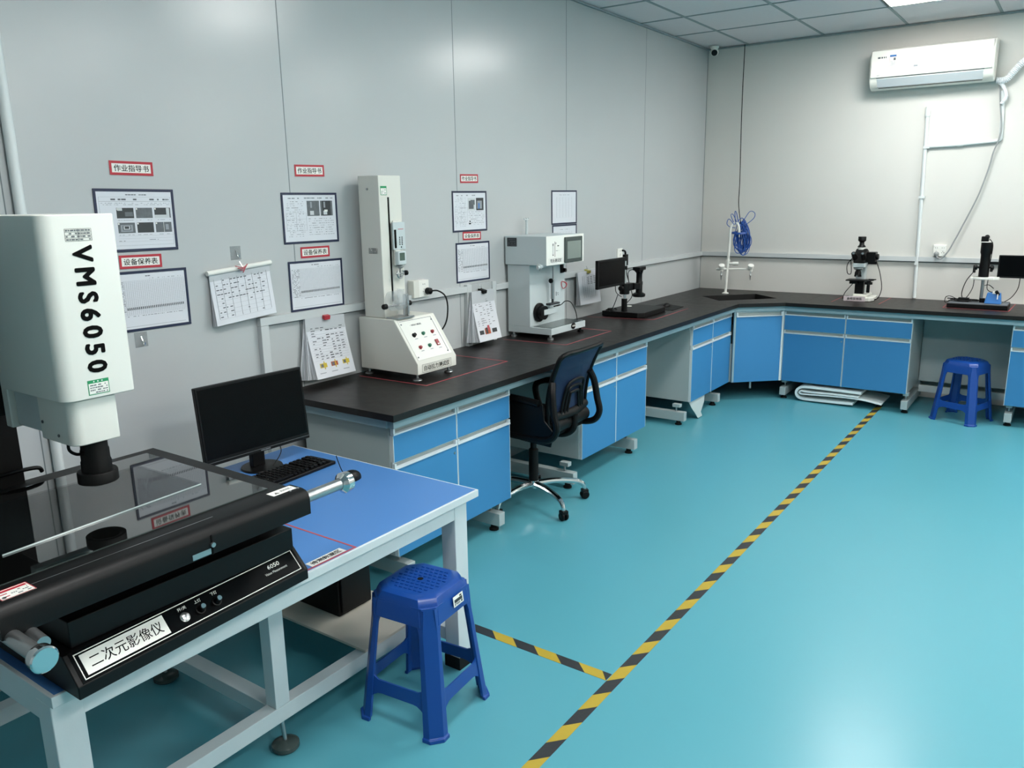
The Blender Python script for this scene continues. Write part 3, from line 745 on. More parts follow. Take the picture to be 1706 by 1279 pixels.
b = MB()
for a, c, e, f in ((.016, .018, -4.655, -4.418), (.016, .225, -4.421, -4.418)): b.obox(SP(a, e, .002), (0, f-e, 0), sd_*(c-a), sn*.0006, M_inkg)
for k, y in ((.034, -4.654), (.034, -4.424), (.224, -4.654), (.224, -4.424)): b.lathe(SP(k, y, .002), [(.004, 0), (.004, .002)], M_inkg, axis=sn, seg=10)
b.build('panel_border', t)
letters('一体机拉力测试机', SP(.046, -4.555, .0022), (0, 1, 0), -sd_, .085, .010, M_inkg, 'lettering', t)
def btn(k, y, m, r=.008, l=.01):
    b = MB(); b.lathe(SP(k, y, .002), [(r*1.3, 0), (r*1.3, .002), (r, .003), (r, l), (r*.7, l+.002)], m, axis=sn, seg=16); b.build('button', t)
btn(.103, -4.536, M_btng); btn(.103, -4.465, M_btnr); btn(.174, -4.606, M_btnr); btn(.174, -4.535, M_btng)
b = MB(); b.lathe(SP(.103, -4.606, .002), [(.012, 0), (.012, .003), (.009, .004), (.009, .014)], M_black, axis=sn, seg=18); b.build('dial', t)
b = MB(); b.obox(SP(.150, -4.480, .002), (0, .022, 0), sd_*.034, sn*.006, M_btnr); b.obox(SP(.174, -4.476, .008), (0, .014, 0), sd_*.006, sn*.001, M_lt); b.build('power_switch', t, bevel=.001)
b = MB()
for k, y in ((.122, -4.61), (.122, -4.54), (.122, -4.47), (.192, -4.61), (.192, -4.54), (.196, -4.475)): b.obox(SP(k, y, .002), (0, .022, 0), sd_*.004, sn*.0004, M_inkl)
b.build('button_labels', t)
s = Sheet((.4305, -4.649, .893), (0, 1, 0), (0, 0, 1)); s.r(0, 0, .226, .041, M_cream).frame(0, 0, .226, .041, .0012, M_inkg, .0004); s.b.build('name_plate', t)
letters('自动拉力测试仪', (.4315, -4.537, .9135), (0, 1, 0), (0, 0, 1), .198, .027, M_ink, 'lettering', t, bold=.0)
s = Sheet((.2035, -4.650, 1.765), (0, 1, 0), (0, 0, 1)); s.r(0, 0, .044, .044, M_green).r(.003, .003, .041, .033, M_lt, .0005).text(.006, .008, .038, .003, M_inkg, .001).text(.006, .016, .038, .003, M_inkg, .001).text(.006, .024, .038, .003, M_inkg, .001); s.b.build('inspection_sticker', t)['label'] = 'green and white inspection sticker'
s = Sheet((.115, -4.6625, 1.478), (1, 0, 0), (0, 0, 1)); s.table(0, 0, .06, .028, 2, 4, M_inkg)
for j in range(4): s.text(.003, .002+.007*j, .057, .003, M_inkg, .0002)
s.b.build('asset_label', t)
MB().lathe((.125, -4.662, 1.795), [(.006, 0), (.006, .004)], M_steel, axis=(0, -1, 0), seg=12).build('screw', t)
b = MB(); b.box((.2047, -4.580, 1.47), (.212, -4.52, 1.64), M_white); b.box((.212, -4.594, 1.493), (.224, -4.506, 1.632), M_greym); b.box((.212, -4.588, 1.415), (.230, -4.55, 1.493), M_white); b.build('carriage', t, bevel=.003)
b = MB(); b.box((.2242, -4.588, 1.503), (.2256, -4.574, 1.595), M_ink)
for j in range(5): b.box((.2242, -4.553, 1.517+.009*j), (.2255, -4.546, 1.522+.009*j), M_ink); b.box((.2242, -4.536, 1.517+.009*j), (.2255, -4.529, 1.522+.009*j), M_ink)
b.box((.2242, -4.543, 1.503), (.2255, -4.537, 1.510), M_ink); b.box((.2242, -4.560, 1.595), (.2250, -4.52, 1.598), M_pinkc); b.build('scale_strip', t)
b = MB(); b.box((.226, -4.594, 1.418), (.252, -4.534, 1.488), M_greym); b.build('gauge', t, bevel=.006, seg=3)
MB().box((.2525, -4.585, 1.441), (.2533, -4.548, 1.480), M_lcd).build('gauge_screen', t)
b = MB(); b.lathe((.24, -4.572, 1.40), [(.008, .018), (.02, .014), (.02, .008), (.006, .0)], M_steel); b.tube([(.24, -4.572, 1.40), (.24, -4.572, 1.355)], .005, M_steel, 10)
b.tube(spline([(.24, -4.590, 1.39), (.24, -4.597, 1.375), (.24, -4.588, 1.358), (.24, -4.572, 1.352), (.24, -4.556, 1.358), (.24, -4.547, 1.375), (.24, -4.554, 1.39)], 4), .004, M_steel, 8); b.tube([(.24, -4.605, 1.376), (.24, -4.54, 1.376)], .004, M_steel, 8); b.build('upper_grip', t)
b = MB(); b.lathe((.24, -4.545, 1.376), [(.010, 0), (.010, .006), (.013, .008), (.013, .02)], M_black, axis=(0, 1, 0), seg=12); b.build('grip_knob', t)
b = MB(); b.box((.215, -4.665, 1.154), (.30, -4.545, 1.162), M_steel); b.box((.235, -4.60, 1.162), (.28, -4.592, 1.30), M_acr); b.box((.24, -4.565, 1.162), (.275, -4.555, 1.27), M_steel); b.build('lower_fixture', t, bevel=.001)
b = MB(); b.lathe((.255, -4.660, 1.245), [(.05, 0), (.05, .05), (.047, .05)], M_acr, axis=(0, 1, 0), seg=32); b.lathe((.255, -4.603, 1.245), [(.052, 0), (.052, .006)], M_acr, axis=(0, 1, 0), seg=32); b.build('roller', t)
b = MB(); b.tube([(.255, -4.715, 1.222), (.255, -4.54, 1.222)], .005, M_steel, 10); b.lathe((.255, -4.725, 1.222), [(.012, 0), (.014, .004), (.014, .022), (.008, .026)], M_black, axis=(0, 1, 0), seg=14); b.lathe((.255, -4.545, 1.222), [(.012, 0), (.014, .004), (.014, .018)], M_black, axis=(0, 1, 0), seg=14); b.build('axle', t)
for x, y in ((.40, -4.655), (.40, -4.41), (.065, -4.655), (.065, -4.41)):
    MB().lathe((x, y, T1), [(.022, 0), (.024, .004), (.020, .009), (.007, .013), (.005, .035)], M_steel).build('foot', t)

# ---------------------------------------------------------------- bending tester
t = thing('bending_tester', 'boxy grey and white tester with a small touch screen', 'test machine', (.18, -3.12, T1))
b = MB(); b.box((.022, -3.325, .883), (.358, -2.893, .925), M_greym); b.build('base_plate', t, bevel=.002)
MB().box((.21, -3.31, .9252), (.35, -2.90, .928), M_lcdg).build('mat', t)
b = MB(); b.box((.022, -3.325, .926), (.195, -2.895, 1.322), M_greym); b.build('body', t, bevel=.002)
b = MB(); b.box((.012, -3.335, 1.324), (.328, -2.872, 1.506), M_greym); b.build('head', t, bevel=.003)
b = MB(); b.box((.3282, -3.335, 1.324), (.3300, -2.872, 1.506), M_lt); b.build('front_plate', t)
b = MB(); b.box((.330, -3.125, 1.328), (.340, -2.905, 1.492), M_lcdg); b.build('screen_bezel', t, bevel=.003)
b = MB(); b.box((.3402, -3.098, 1.352), (.3408, -2.925, 1.474), M_lcdl); b.box((.3409, -3.098, 1.465), (.3412, -2.925, 1.474), M_lcdg); b.build('touch_screen', t)
s = Sheet((.3301, -3.335, 1.324), (0, 1, 0), (0, 0, 1)); s.r(.098, .050, .102, .146, M_ink).r(.075, .060, .079, .132, M_inkg).r(.073, .12, .082, .134, M_ink).r(.073, .058, .082, .066, M_ink).text(.11, .115, .15, .006, M_ink).text(.11, .086, .15, .003, M_inkg).r(.108, .13, .115, .14, M_inkg); s.frame(.03, .01, .19, .042, .0006, M_inkl); s.b.build('print', t)
letters('弯折测试仪', (.331, -3.225, 1.351), (0, 1, 0), (0, 0, 1), .135, .024, M_inkg, 'lettering', t)
s = Sheet((.03, -3.3355, 1.44), (1, 0, 0), (0, 0, 1)); s.r(0, 0, .075, .055, M_photod)
for j in range(4): s.text(.004, .006+.012*j, .07, .004, M_inkg, .0004)
s.b.build('data_plate', t)['label'] = 'black printed data plate'
b = MB(); b.tube([(.30, -3.30, 1.322), (.285, -3.37, 1.314)], .012, M_greym, 14); b.lathe((.285, -3.345, 1.316), [(.02, 0), (.022, .004), (.018, .010)], M_greym, axis=(-.2, -1, -.1)); b.build('clamp_screw', t)
b = MB(); b.cyl((.24, -3.115, 1.14), (.24, -3.115, 1.300), .006, M_steel); b.cyl((.24, -3.122, 1.09), (.24, -3.122, 1.22), .013, M_steel); b.cyl((.24, -3.122, 1.06), (.24, -3.122, 1.09), .008, M_photod); b.box((.222, -3.175, 1.052), (.258, -3.06, 1.064), M_photod); b.build('press_rod', t)
MB().lathe((.24, -3.150, 1.21), [(.010, 0), (.016, .004), (.016, .014), (.01, .018)], M_black, axis=(0, 1, 0), seg=14).build('rod_knob', t)
MB().lathe((.198, -3.228, 1.01), [(.062, 0), (.062, .012), (.045, .016), (.045, .05), (.03, .05)], M_black, axis=(1, 0, 0), seg=32).build('turn_wheel', t)
MB().box((.235, -3.24, .995), (.252, -3.09, 1.03), M_greym).build('sample_clamp', t, bevel=.001)
b = MB(); b.box((.196, -2.955, 1.245), (.206, -2.925, 1.300), M_black); b.lathe((.206, -2.925, 1.262), [(.015, 0), (.012, .018)], M_black, axis=(1, .1, 0), seg=14); b.build('mains_switch', t)
c_ = MB()
for q in range(3): c_.tube(spline([(.2, -2.93, 1.185), (.215, -2.905-.003*q, 1.172), (.215, -2.91, 1.15), (.205, -2.93, 1.138), (.205, -2.95, 1.155), (.2, -2.945, 1.18)], 5, True), .0028, M_redc, 6, closed=True)
c_.build('cord_ring', t)['label'] = 'coiled red cord'
s = Sheet((.1955, -3.01, 1.095), (0, 1, 0), (0, 0, 1)); s.r(0, 0, .008, .028, M_inkg).text(.014, .004, .035, .004, M_inkg).text(.014, .016, .035, .004, M_inkg); s.b.build('small_print', t)
b = MB(); b.tube(spline([(.25, -3.08, 1.038), (.25, -3.03, 1.042), (.255, -2.985, 1.06), (.28, -2.955, 1.05), (.315, -2.95, .99), (.33, -2.955, .93)], 7), .003, M_black, 8); b.tube([(.25, -3.12, 1.04), (.25, -3.05, 1.042)], .005, M_black, 8); b.build('sensor_wire', t)
b = MB(); b.lathe((.3585, -3.055, .910), [(.020, 0), (.021, .003), (.018, .005)], M_black, axis=(1, 0, 0)); b.xf(Matrix.Translation((0, -3.055, 0)) @ Matrix.Diagonal((1, 1.3, 1, 1)) @ Matrix.Translation((0, 3.055, 0))); b.build('badge', t)
s = Sheet((.3640, -3.075, .905), (0, 1, 0), (0, 0, 1))
for k in range(5): s.frame(.0085*k, 0, .0085*k+.0065, .010, .0014, M_lt)
s.b.build('badge_marks', t)
for x, y in ((.335, -3.30), (.335, -2.92), (.05, -3.30), (.05, -2.92)):
    MB().lathe((x, y, T1), [(.020, 0), (.020, .012), (.009, .015), (.007, .033)], M_steel if y < -3 else M_black).build('foot', t)
b = MB(); b.cyl((.05, -3.14, 1.507), (.05, -3.14, 1.60), .009, M_greym); b.tube([(.05, -3.165, 1.605), (.05, -3.115, 1.605)], .004, M_greym, 8); b.cyl((.05, -3.14, 1.60), (.05, -3.14, 1.615), .005, M_greym)
for q in (-.025, .025): b.sph((.05, -3.14+q, 1.609), .006, M_greym)
b.build('top_post', t)

# ---------------------------------------------------------------- screen microscope
t = thing('digital_microscope', 'black microscope stand with a side screen near the corner sink', 'microscope', (.27, -2.0, T1))
b = MB(); b.prism([(.10, -2.19), (.40, -2.19), (.44, -2.15), (.43, -1.76), (.40, -1.72), (.13, -1.72), (.10, -1.76)], 2, T1+.002, T1+.040, M_pow); b.build('base', t, bevel=.004)
b = MB(); b.cyl((.26, -2.13, .89), (.26, -2.13, .985), .022, M_black); b.build('column_socket', t)
b = MB(); b.cyl((.26, -2.13, .98), (.26, -2.13, 1.27), .0115, M_chrome); b.build('column', t)
b = MB(); b.cyl((.26, -2.13, 1.205), (.26, -2.13, 1.232), .020, M_black); b.build('collar', t)
b = MB(); b.cyl((.26, -2.13, 1.02), (.26, -2.13, 1.10), .038, M_black); b.box((.235, -2.13, 1.045), (.30, -2.04, 1.10), M_black); b.obox((.25, -2.06, 1.05), (.06, 0, 0), (.02, .06, .0), (0, 0, .045), M_black); b.lathe((.26, -2.20, 1.068), [(.018, 0), (.02, .005), (.02, .025), (.012, .03)], M_black, axis=(0, 1, 0)); b.build('focus_arm', t, bevel=.003)
cx_, cy_ = .30, -1.965
b = MB(); b.lathe((cx_, cy_, .985), [(.045, 0), (.05, .006), (.05, .022), (.035, .030), (.026, .034), (.026, .11), (.023, .115), (.023, .19), (.03, .20)], M_black); b.build('lens_tube', t)
b = MB(); b.box((cx_-.03, cy_-.055, 1.19), (cx_+.03, cy_+.055, 1.216), M_black); b.prism([(cy_-.055, 1.19), (cy_-.02, 1.17), (cy_+.02, 1.17), (cy_+.04, 1.19)], 0, cx_-.02, cx_+.02, M_black); b.build('camera_head', t, bevel=.003)
b = MB(); b.box((cx_-.01, cy_+.025, 1.075), (cx_+.012, cy_+.04, 1.10), M_black); b.build('side_knob', t)
# monitor
b = MB(); b.box((.262, -2.59, 1.098), (.285, -2.172, 1.302), M_black); b.build('monitor', t, bevel=.003)
b = MB(); b.box((.2852, -2.57, 1.118), (.2858, -2.192, 1.290), M_screen); b.build('monitor_screen', t)
b = MB(); b.box((.225, -2.30, 1.18), (.262, -2.14, 1.215), M_black); b.build('monitor_arm', t)
b = MB(); b.box((.225, -2.105, 1.232), (.25, -2.055, 1.315), M_black); b.tube(spline([(.24, -2.085, 1.315), (.24, -2.09, 1.335), (.24, -2.11, 1.345), (.24, -2.135, 1.347)], 5), .008, M_black, 8); b.build('control_box', t, bevel=.003)
b = MB()
for P in ([(.24, -2.07, 1.235), (.24, -2.055, 1.16), (.25, -2.03, 1.09)], [(.28, -2.01, 1.20), (.25, -2.05, 1.18), (.25, -2.04, 1.10), (.27, -2.02, 1.0), (.26, -2.08, .95)], [(.26, -2.28, 1.10), (.25, -2.25, 1.05), (.24, -2.19, 1.02), (.24, -2.14, 1.0)], [(.24, -2.20, 1.02), (.23, -2.235, .95), (.2, -2.23, .90), (.17, -2.2, .893)], [(.3, -1.93, 1.19), (.305, -1.92, 1.17), (.3, -1.935, 1.15)]): b.tube(spline(P, 6), .003, M_black, 6)
b.tube(spline([(.12, -2.16, .894), (.14, -2.08, .898), (.17, -2.16, .895), (.12, -2.13, .9), (.15, -2.05, .895), (.19, -2.13, .898)], 6), .004, M_black, 6); b.build('wires', t)
b = MB(); b.prism([(.20, -1.50), (.215, -1.31), (.44, -1.42), (.455, -1.67), (.33, -1.69)], 2, T1+.0002, T1+.003, M_blackm); tag(b.build('mouse_pad'), 'small black mat under the mouse next to the screen microscope', 'mouse mat')
m_ = thing('computer_mouse', 'small black mouse on the mat near the corner sink', 'mouse', (.31, -1.47, T1))
MB().sph((.31, -1.47, T1+.0035), .03, M_black, (1, 1.6, .95)).build('shell', m_)
b = MB(); b.tube(spline([(.29, -1.52, T1+.012), (.26, -1.56, T1+.008), (.22, -1.5, T1+.006), (.18, -1.56, T1+.004), (.12, -1.5, T1+.004)], 6), .002, M_black, 6); b.build('cable', m_)
tag(MB().lathe((.16, -1.87, T1+.0402), [(.03, 0), (.03, .003), (.026, .004)], M_lt, seg=24).build('stage_disc'), 'small round white disc on the screen microscope base', 'disc')

# ---------------------------------------------------------------- tap and cable bundle
t = thing('laboratory_tap', 'white three way laboratory tap standing behind the corner sink', 'tap', (.396, -.352, T1))
bx_, by_ = .396, -.352
MB().lathe((bx_, by_, T1), [(.03, 0), (.03, .006), (.022, .01), (.016, .012)], M_white).build('base_flange', t)
b = MB(); b.cyl((bx_, by_, T1+.01), (bx_+.012, by_+.003, 1.15), .0125, M_white); b.cyl((bx_+.011, by_+.003, 1.14), (bx_+.011, by_+.003, 1.165), .019, M_white); b.build('column', t)
b = MB(); b.tube(spline([(bx_+.011, by_+.003, 1.15), (bx_+.017, by_+.006, 1.30), (bx_+.022, by_+.006, 1.44), (bx_+.04, by_+.012, 1.485), (bx_+.063, by_+.02, 1.498), (bx_+.085, by_+.03, 1.47), (bx_+.094, by_+.034, 1.40)], 7), .0125, M_white, 14); b.cyl((.490, -.318, 1.40), (.491, -.318, 1.365), .006, M_white, .004); b.build('gooseneck', t)
ux = Vector((.93, .36, 0)).normalized()
b = MB(); O_ = Vector((bx_+.008, by_+.002, 1.075))
b.tube([O_-ux*.10, O_-ux*.05, O_], [.009, .013, .013], M_white, 12); b.tube(spline([O_, O_+ux*.10+Vector((0, 0, .003)), O_+ux*.205], 6), .008, M_white, 10); b.build('cross_arm', t)
for q in (-.052, .208):
    P = O_+ux*q; b = MB(); b.lathe(P+Vector((.0, .0, -.02)), [(.016, 0), (.020, .022), (.015, .038)], M_white); b.build('valve', t)
    b = MB(); b.lathe(P+Vector((.004, -.01, .01)), [(.018, 0), (.026, .008), (.026, .034), (.020, .038)], M_lt, axis=(.2, -.5, .9)); b.build('valve_handle', t)
    b = MB(); b.lathe(P+Vector((0, 0, -.02)), [(.007, 0), (.007, -.03), (.01, -.035), (.006, -.045), (.004, -.08)], M_steel); b.build('nozzle', t)
b = MB(); b.lathe(Vector((bx_+.02, by_+.003, 1.127)), [(.012, 0), (.012, .03), (.016, .032), (.016, .085)], M_white, axis=ux); b.build('upper_handle', t)
rng = random.Random(11); b = MB()
for k in range(28):
    cx0, cy0, cz0 = .500+rng.uniform(-.012, .02), -.262+rng.uniform(-.03, .012), 1.365+rng.uniform(-.02, .02)
    rx, rz_ = rng.uniform(.008, .068), rng.uniform(.09, .165); ph = rng.uniform(-.25, .25); P = []
    for i in range(14):
        a = 2*math.pi*i/14; u = rx*math.cos(a)*(1.0-.45*math.sin(a)); z = rz_*math.sin(a)
        P.append((cx0+.93*(u*math.cos(ph)-z*math.sin(ph)*.4)+rng.uniform(-.004, .004), cy0+.3*u+.02*math.cos(a+k)+rng.uniform(-.003, .003), cz0+z))
    b.tube(spline(P, 3, True), .0034, M_pcable, 6, closed=True)
for P in ([(.47, -.33, 1.50), (.52, -.31, 1.47), (.60, -.28, 1.53), (.608, -.27, 1.58), (.57, -.29, 1.595), (.53, -.31, 1.53), (.49, -.32, 1.46)], [(.45, -.35, 1.48), (.40, -.35, 1.53), (.385, -.36, 1.49), (.41, -.35, 1.46), (.46, -.34, 1.45)], [(.45, -.34, 1.48), (.42, -.36, 1.56), (.44, -.36, 1.57), (.47, -.34, 1.50)], [(.46, -.34, 1.48), (.455, -.36, 1.59), (.47, -.36, 1.585), (.485, -.34, 1.5)]): b.tube(spline(P, 6), .0034, M_pcable, 6)
for k in range(3): b.tube(spline([(.43+.0, -.34, 1.40+.006*k), (.5, -.37, 1.395+.006*k), (.56, -.32, 1.40+.006*k), (.5, -.28, 1.405+.006*k)], 5, True), .0034, M_pcable, 6, closed=True)
tag(b.build('cable_bundle'), 'tangled bundle of blue network cable hung over the tap', 'cable bundle')
tag(MB().tube(spline([(.365, -.05, 3.067), (.364, -.05, 2.52), (.380, -.06, 1.878), (.43, -.2, 1.66), (.50, -.315, 1.48)], 10), .0035, M_ink, 6).build('network_cable'), 'thin dark cable dropping from the ceiling to the blue bundle', 'cable')

# ---------------------------------------------------------------- metallurgical microscope
t = thing('metal_microscope', 'black and cream binocular microscope on the back bench', 'microscope', (1.56, -.25, T1))
def sh_(dx): return dx
X0m, Y0m = 1.575, -.30
b = MB(); b.prism([(X0m-.10, Y0m-.11), (X0m+.085, Y0m-.11), (X0m+.11, Y0m-.05), (X0m+.10, Y0m+.14), (X0m-.07, Y0m+.14), (X0m-.11, Y0m-.05)], 2, T1+.002, T1+.034, M_cream)
b.prism([(X0m-.06, Y0m-.05), (X0m+.05, Y0m-.05), (X0m+.06, Y0m+.13), (X0m-.05, Y0m+.13)], 2, T1+.034, T1+.055, M_cream); b.build('base', t, bevel=.006)
s = Sheet((X0m-.115, Y0m-.116, T1+.003), (1, 0, 0), (0, -.15, 1)); s.r(0, 0, .172, .042, M_pink, 0, .003); s.b.build('name_card', t)
letters('金相显微镜', (X0m-.029, Y0m-.1225, T1+.0235), (1, 0, 0), (0, -.15, 1), .118, .022, M_ink, 'lettering', t, bold=.004)
b = MB(); b.box((X0m-.065, Y0m+.035, T1+.05), (X0m+.01, Y0m+.10, 1.17), M_greym); b.build('arm', t, bevel=.006)
b = MB(); b.box((X0m-.055, Y0m-.02, T1+.055), (X0m+.015, Y0m+.034, 1.02), M_black); b.build('condenser_mount', t, bevel=.004)
b = MB(); b.box((X0m-.12, Y0m-.08, 1.016), (X0m+.085, Y0m+.055, 1.026), M_black); b.box((X0m-.095, Y0m-.05, .99), (X0m-.03, Y0m+.02, 1.016), M_black); b.box((X0m+.05, Y0m-.02, 1.026), (X0m+.11, Y0m-.005, 1.034), M_black); b.build('stage', t, bevel=.002)
b = MB(); b.lathe((X0m+.055, Y0m-.03, .985), [(.012, 0), (.032, .004), (.032, .022), (.012, .026)], M_black, seg=20); b.cyl((X0m+.055, Y0m-.03, .92), (X0m+.055, Y0m-.03, .985), .013, M_black); b.build('stage_knob', t)
b = MB(); b.lathe((X0m-.035, Y0m-.03, 1.13), [(.038, 0), (.038, -.012), (.03, -.02)], M_steel); b.build('nosepiece', t)
for a in (0, 1.3, 2.6, 3.9, 5.2):
    d = Vector((math.cos(a)*.45, math.sin(a)*.45-.1, -1)).normalized(); c0 = Vector((X0m-.035, Y0m-.03, 1.112))
    MB().lathe(c0, [(.014, 0), (.014, .035), (.009, .05), (.006, .066)], M_black, axis=d, seg=14).build('objective', t)
b = MB(); b.box((X0m-.075, Y0m-.07, 1.132), (X0m+.02, Y0m+.09, 1.165), M_greym); b.build('head_plate', t, bevel=.004)
b = MB(); b.prism([(Y0m-.07, 1.166), (Y0m+.08, 1.166), (Y0m+.08, 1.265), (Y0m+.02, 1.285), (Y0m-.04, 1.245)], 0, X0m-.075, X0m+.02, M_black); b.build('binocular_head', t, bevel=.012, seg=3)
for dx in (-.075, .022):
    d = Vector((0, -.75, .45)).normalized(); P = Vector((X0m-.028+(dx+.026)*.75, Y0m-.04, 1.205)); b = MB(); b.lathe(P, [(.022, 0), (.021, .05), (.019, .055), (.019, .085), (.016, .09)], M_black, axis=d, seg=18); e = b.build('eyepiece', t)
    MB().lathe(P+d*.0905, [(.011, 0), (.010, .002)], M_chrome, axis=d, seg=14).build('lens', e)
b = MB(); b.lathe((X0m-.035, Y0m+.03, 1.275), [(.03, 0), (.03, .02)], M_white); b.build('port_ring', t)
b = MB(); b.lathe((X0m-.035, Y0m+.03, 1.295), [(.032, 0), (.032, .006), (.02, .02), (.018, .04), (.032, .055), (.032, .085), (.03, .088)], M_black); b.build('camera', t)
b = MB(); b.box((X0m+.02, Y0m+.0, 1.17), (X0m+.085, Y0m+.09, 1.255), M_black); b.cyl((X0m+.085, Y0m+.04, 1.215), (X0m+.105, Y0m+.04, 1.215), .025, M_black); b.box((X0m+.03, Y0m-.0, 1.155), (X0m+.10, Y0m+.03, 1.18), M_black); b.build('lamp_house', t, bevel=.004)
b = MB()
for P in ([(X0m+.09, Y0m+.05, 1.17), (X0m+.125, Y0m+.04, 1.08), (X0m+.155, Y0m+.0, .96), (X0m+.14, Y0m-.03, .88), (X0m+.10, Y0m+.0, .86)], [(X0m-.085, Y0m-.03, 1.21), (X0m-.125, Y0m-.03, 1.15), (X0m-.12, Y0m-.03, 1.08), (X0m-.095, Y0m-.03, 1.07), (X0m-.09, Y0m-.03, 1.10), (X0m-.10, Y0m-.03, 1.19)], [(X0m-.07, Y0m-.03, .99), (X0m-.12, Y0m-.04, .92), (X0m-.14, Y0m-.02, .88), (X0m-.15, Y0m-.0, .856)]): b.tube(spline(P, 7), .0035, M_black, 6)
b.build('wires', t)

# ---------------------------------------------------------------- video microscope at the right edge
t = thing('video_microscope', 'black column video microscope with a screen at the right edge', 'microscope', (2.45, -.36, T1))
b = MB(); b.box((2.245, -.468, T1+.002), (2.66, -.20, T1+.034), M_black); b.build('base', t, bevel=.004)
MB().box((2.25, -.463, T1+.0342), (2.655, -.205, T1+.037), M_inkg).build('base_top', t)
b = MB(); b.cyl((2.465, -.32, .885), (2.465, -.32, 1.12), .0125, M_steel); b.cyl((2.475, -.33, .888), (2.475, -.33, .92), .02, M_black); b.build('column', t)
b = MB(); b.box((2.38, -.37, 1.068), (2.54, -.28, 1.086), M_lt); b.box((2.50, -.35, 1.068), (2.575, -.29, 1.09), M_lt); b.lathe((2.44, -.34, 1.066), [(.05, 0), (.052, .004), (.052, .018), (.048, .02)], M_lt); b.build('light_ring_holder', t, bevel=.003)
b = MB(); b.lathe((2.465, -.34, 1.088), [(.036, 0), (.036, .09), (.034, .12), (.034, .17), (.040, .19), (.040, .265)], M_black); b.build('zoom_tube', t)
b = MB(); b.lathe((2.452, -.34, 1.354), [(.038, 0), (.038, .006)], M_lt); b.box((2.425, -.37, 1.360), (2.475, -.32, 1.40), M_black); b.sph((2.462, -.35, 1.395), .018, M_black); b.build('camera', t, bevel=.003)
b = MB()
for s_ in (-1, 1):
    b.cyl((2.463, -.34, 1.165), (2.463+s_*.055, -.345, 1.16), .008, M_black); b.lathe((2.463+s_*.045, -.345, 1.16), [(.016, 0), (.02, .003), (.02, .018), (.012, .022)], M_black, axis=(s_, 0, 0), seg=16)
b.cyl((2.40, -.345, 1.175), (2.40, -.36, 1.12), .010, M_black); b.cyl((2.515, -.345, 1.175), (2.515, -.355, 1.13), .010, M_black); b.build('focus_knob', t)
b = MB(); b.box((2.475, -.33, 1.185), (2.60, -.31, 1.205), M_black); b.build('monitor_arm', t)
b = MB(); b.box((2.555, -.335, 1.085), (2.90, -.31, 1.258), M_black); b.build('monitor', t, bevel=.003)
MB().box((2.565, -.3362, 1.10), (2.89, -.3352, 1.250), M_screen).build('monitor_screen', t)
b = MB()
for P in ([(2.48, -.35, 1.38), (2.505, -.35, 1.34), (2.505, -.35, 1.26), (2.50, -.34, 1.20)], [(2.40, -.34, 1.13), (2.35, -.32, 1.05), (2.325, -.30, .95), (2.34, -.28, .89)], [(2.405, -.34, 1.07), (2.40, -.33, 1.0), (2.37, -.30, .93), (2.34, -.28, .89)], [(2.50, -.34, 1.07), (2.50, -.35, 1.0), (2.53, -.36, .975), (2.55, -.36, .98)], [(2.48, -.32, 1.02), (2.51, -.33, 1.025), (2.545, -.34, 1.0)], [(2.71, -.33, 1.09), (2.70, -.25, 1.0), (2.66, -.18, .92), (2.60, -.14, .87), (2.56, -.12, .856)]): b.tube(spline(P, 7), .003, M_black, 6)
b.build('wires', t)
rng = random.Random(4); b = MB()
b.box((2.31, -.36, T1+.038), (2.385, -.31, T1+.068), M_black)
for k in range(5): b.tube(spline([(2.24+rng.uniform(-.01, .05), -.33+rng.uniform(-.03, .04), T1+.043+.004*k) if i == 0 else (2.27+rng.uniform(0, .18), -.34+rng.uniform(-.04, .05), T1+.043+rng.uniform(0, .012)) for i in range(7)], 6), .0038, M_black, 6)
b.tube(spline([(2.30, -.34, T1+.055), (2.25, -.33, T1+.075), (2.215, -.30, T1+.06), (2.215, -.30, T1+.02), (2.26, -.34, T1+.043)], 7), .003, M_black, 6)
tag(b.build('power_adapter'), 'black power adapter with coiled wires on the right microscope base', 'power adapter')
t = thing('blue_box', 'small blue box with a white clamp beside the right microscope column', 'box', (2.55, -.39, T1+.037))
b = MB(); z0, z1 = T1+.0372, .972
b.faces([(2.495, -.41, z0), (2.61, -.41, z0), (2.61, -.345, z0), (2.495, -.345, z0), (2.51, -.40, z1), (2.60, -.395, z1), (2.60, -.35, z1), (2.51, -.35, z1)], [(0, 3, 2, 1), (4, 5, 6, 7), (0, 1, 5, 4), (1, 2, 6, 5), (2, 3, 7, 6), (3, 0, 4, 7)], M_kblue); b.build('box_body', t, bevel=.005)
b = MB(); b.box((2.545, -.405, .966), (2.575, -.375, .985), M_lt); b.cyl((2.585, -.39, .96), (2.57, -.41, .985), .012, M_black); b.box((2.578, -.412, .925), (2.585, -.404, .965), M_lt); b.build('clamp', t)

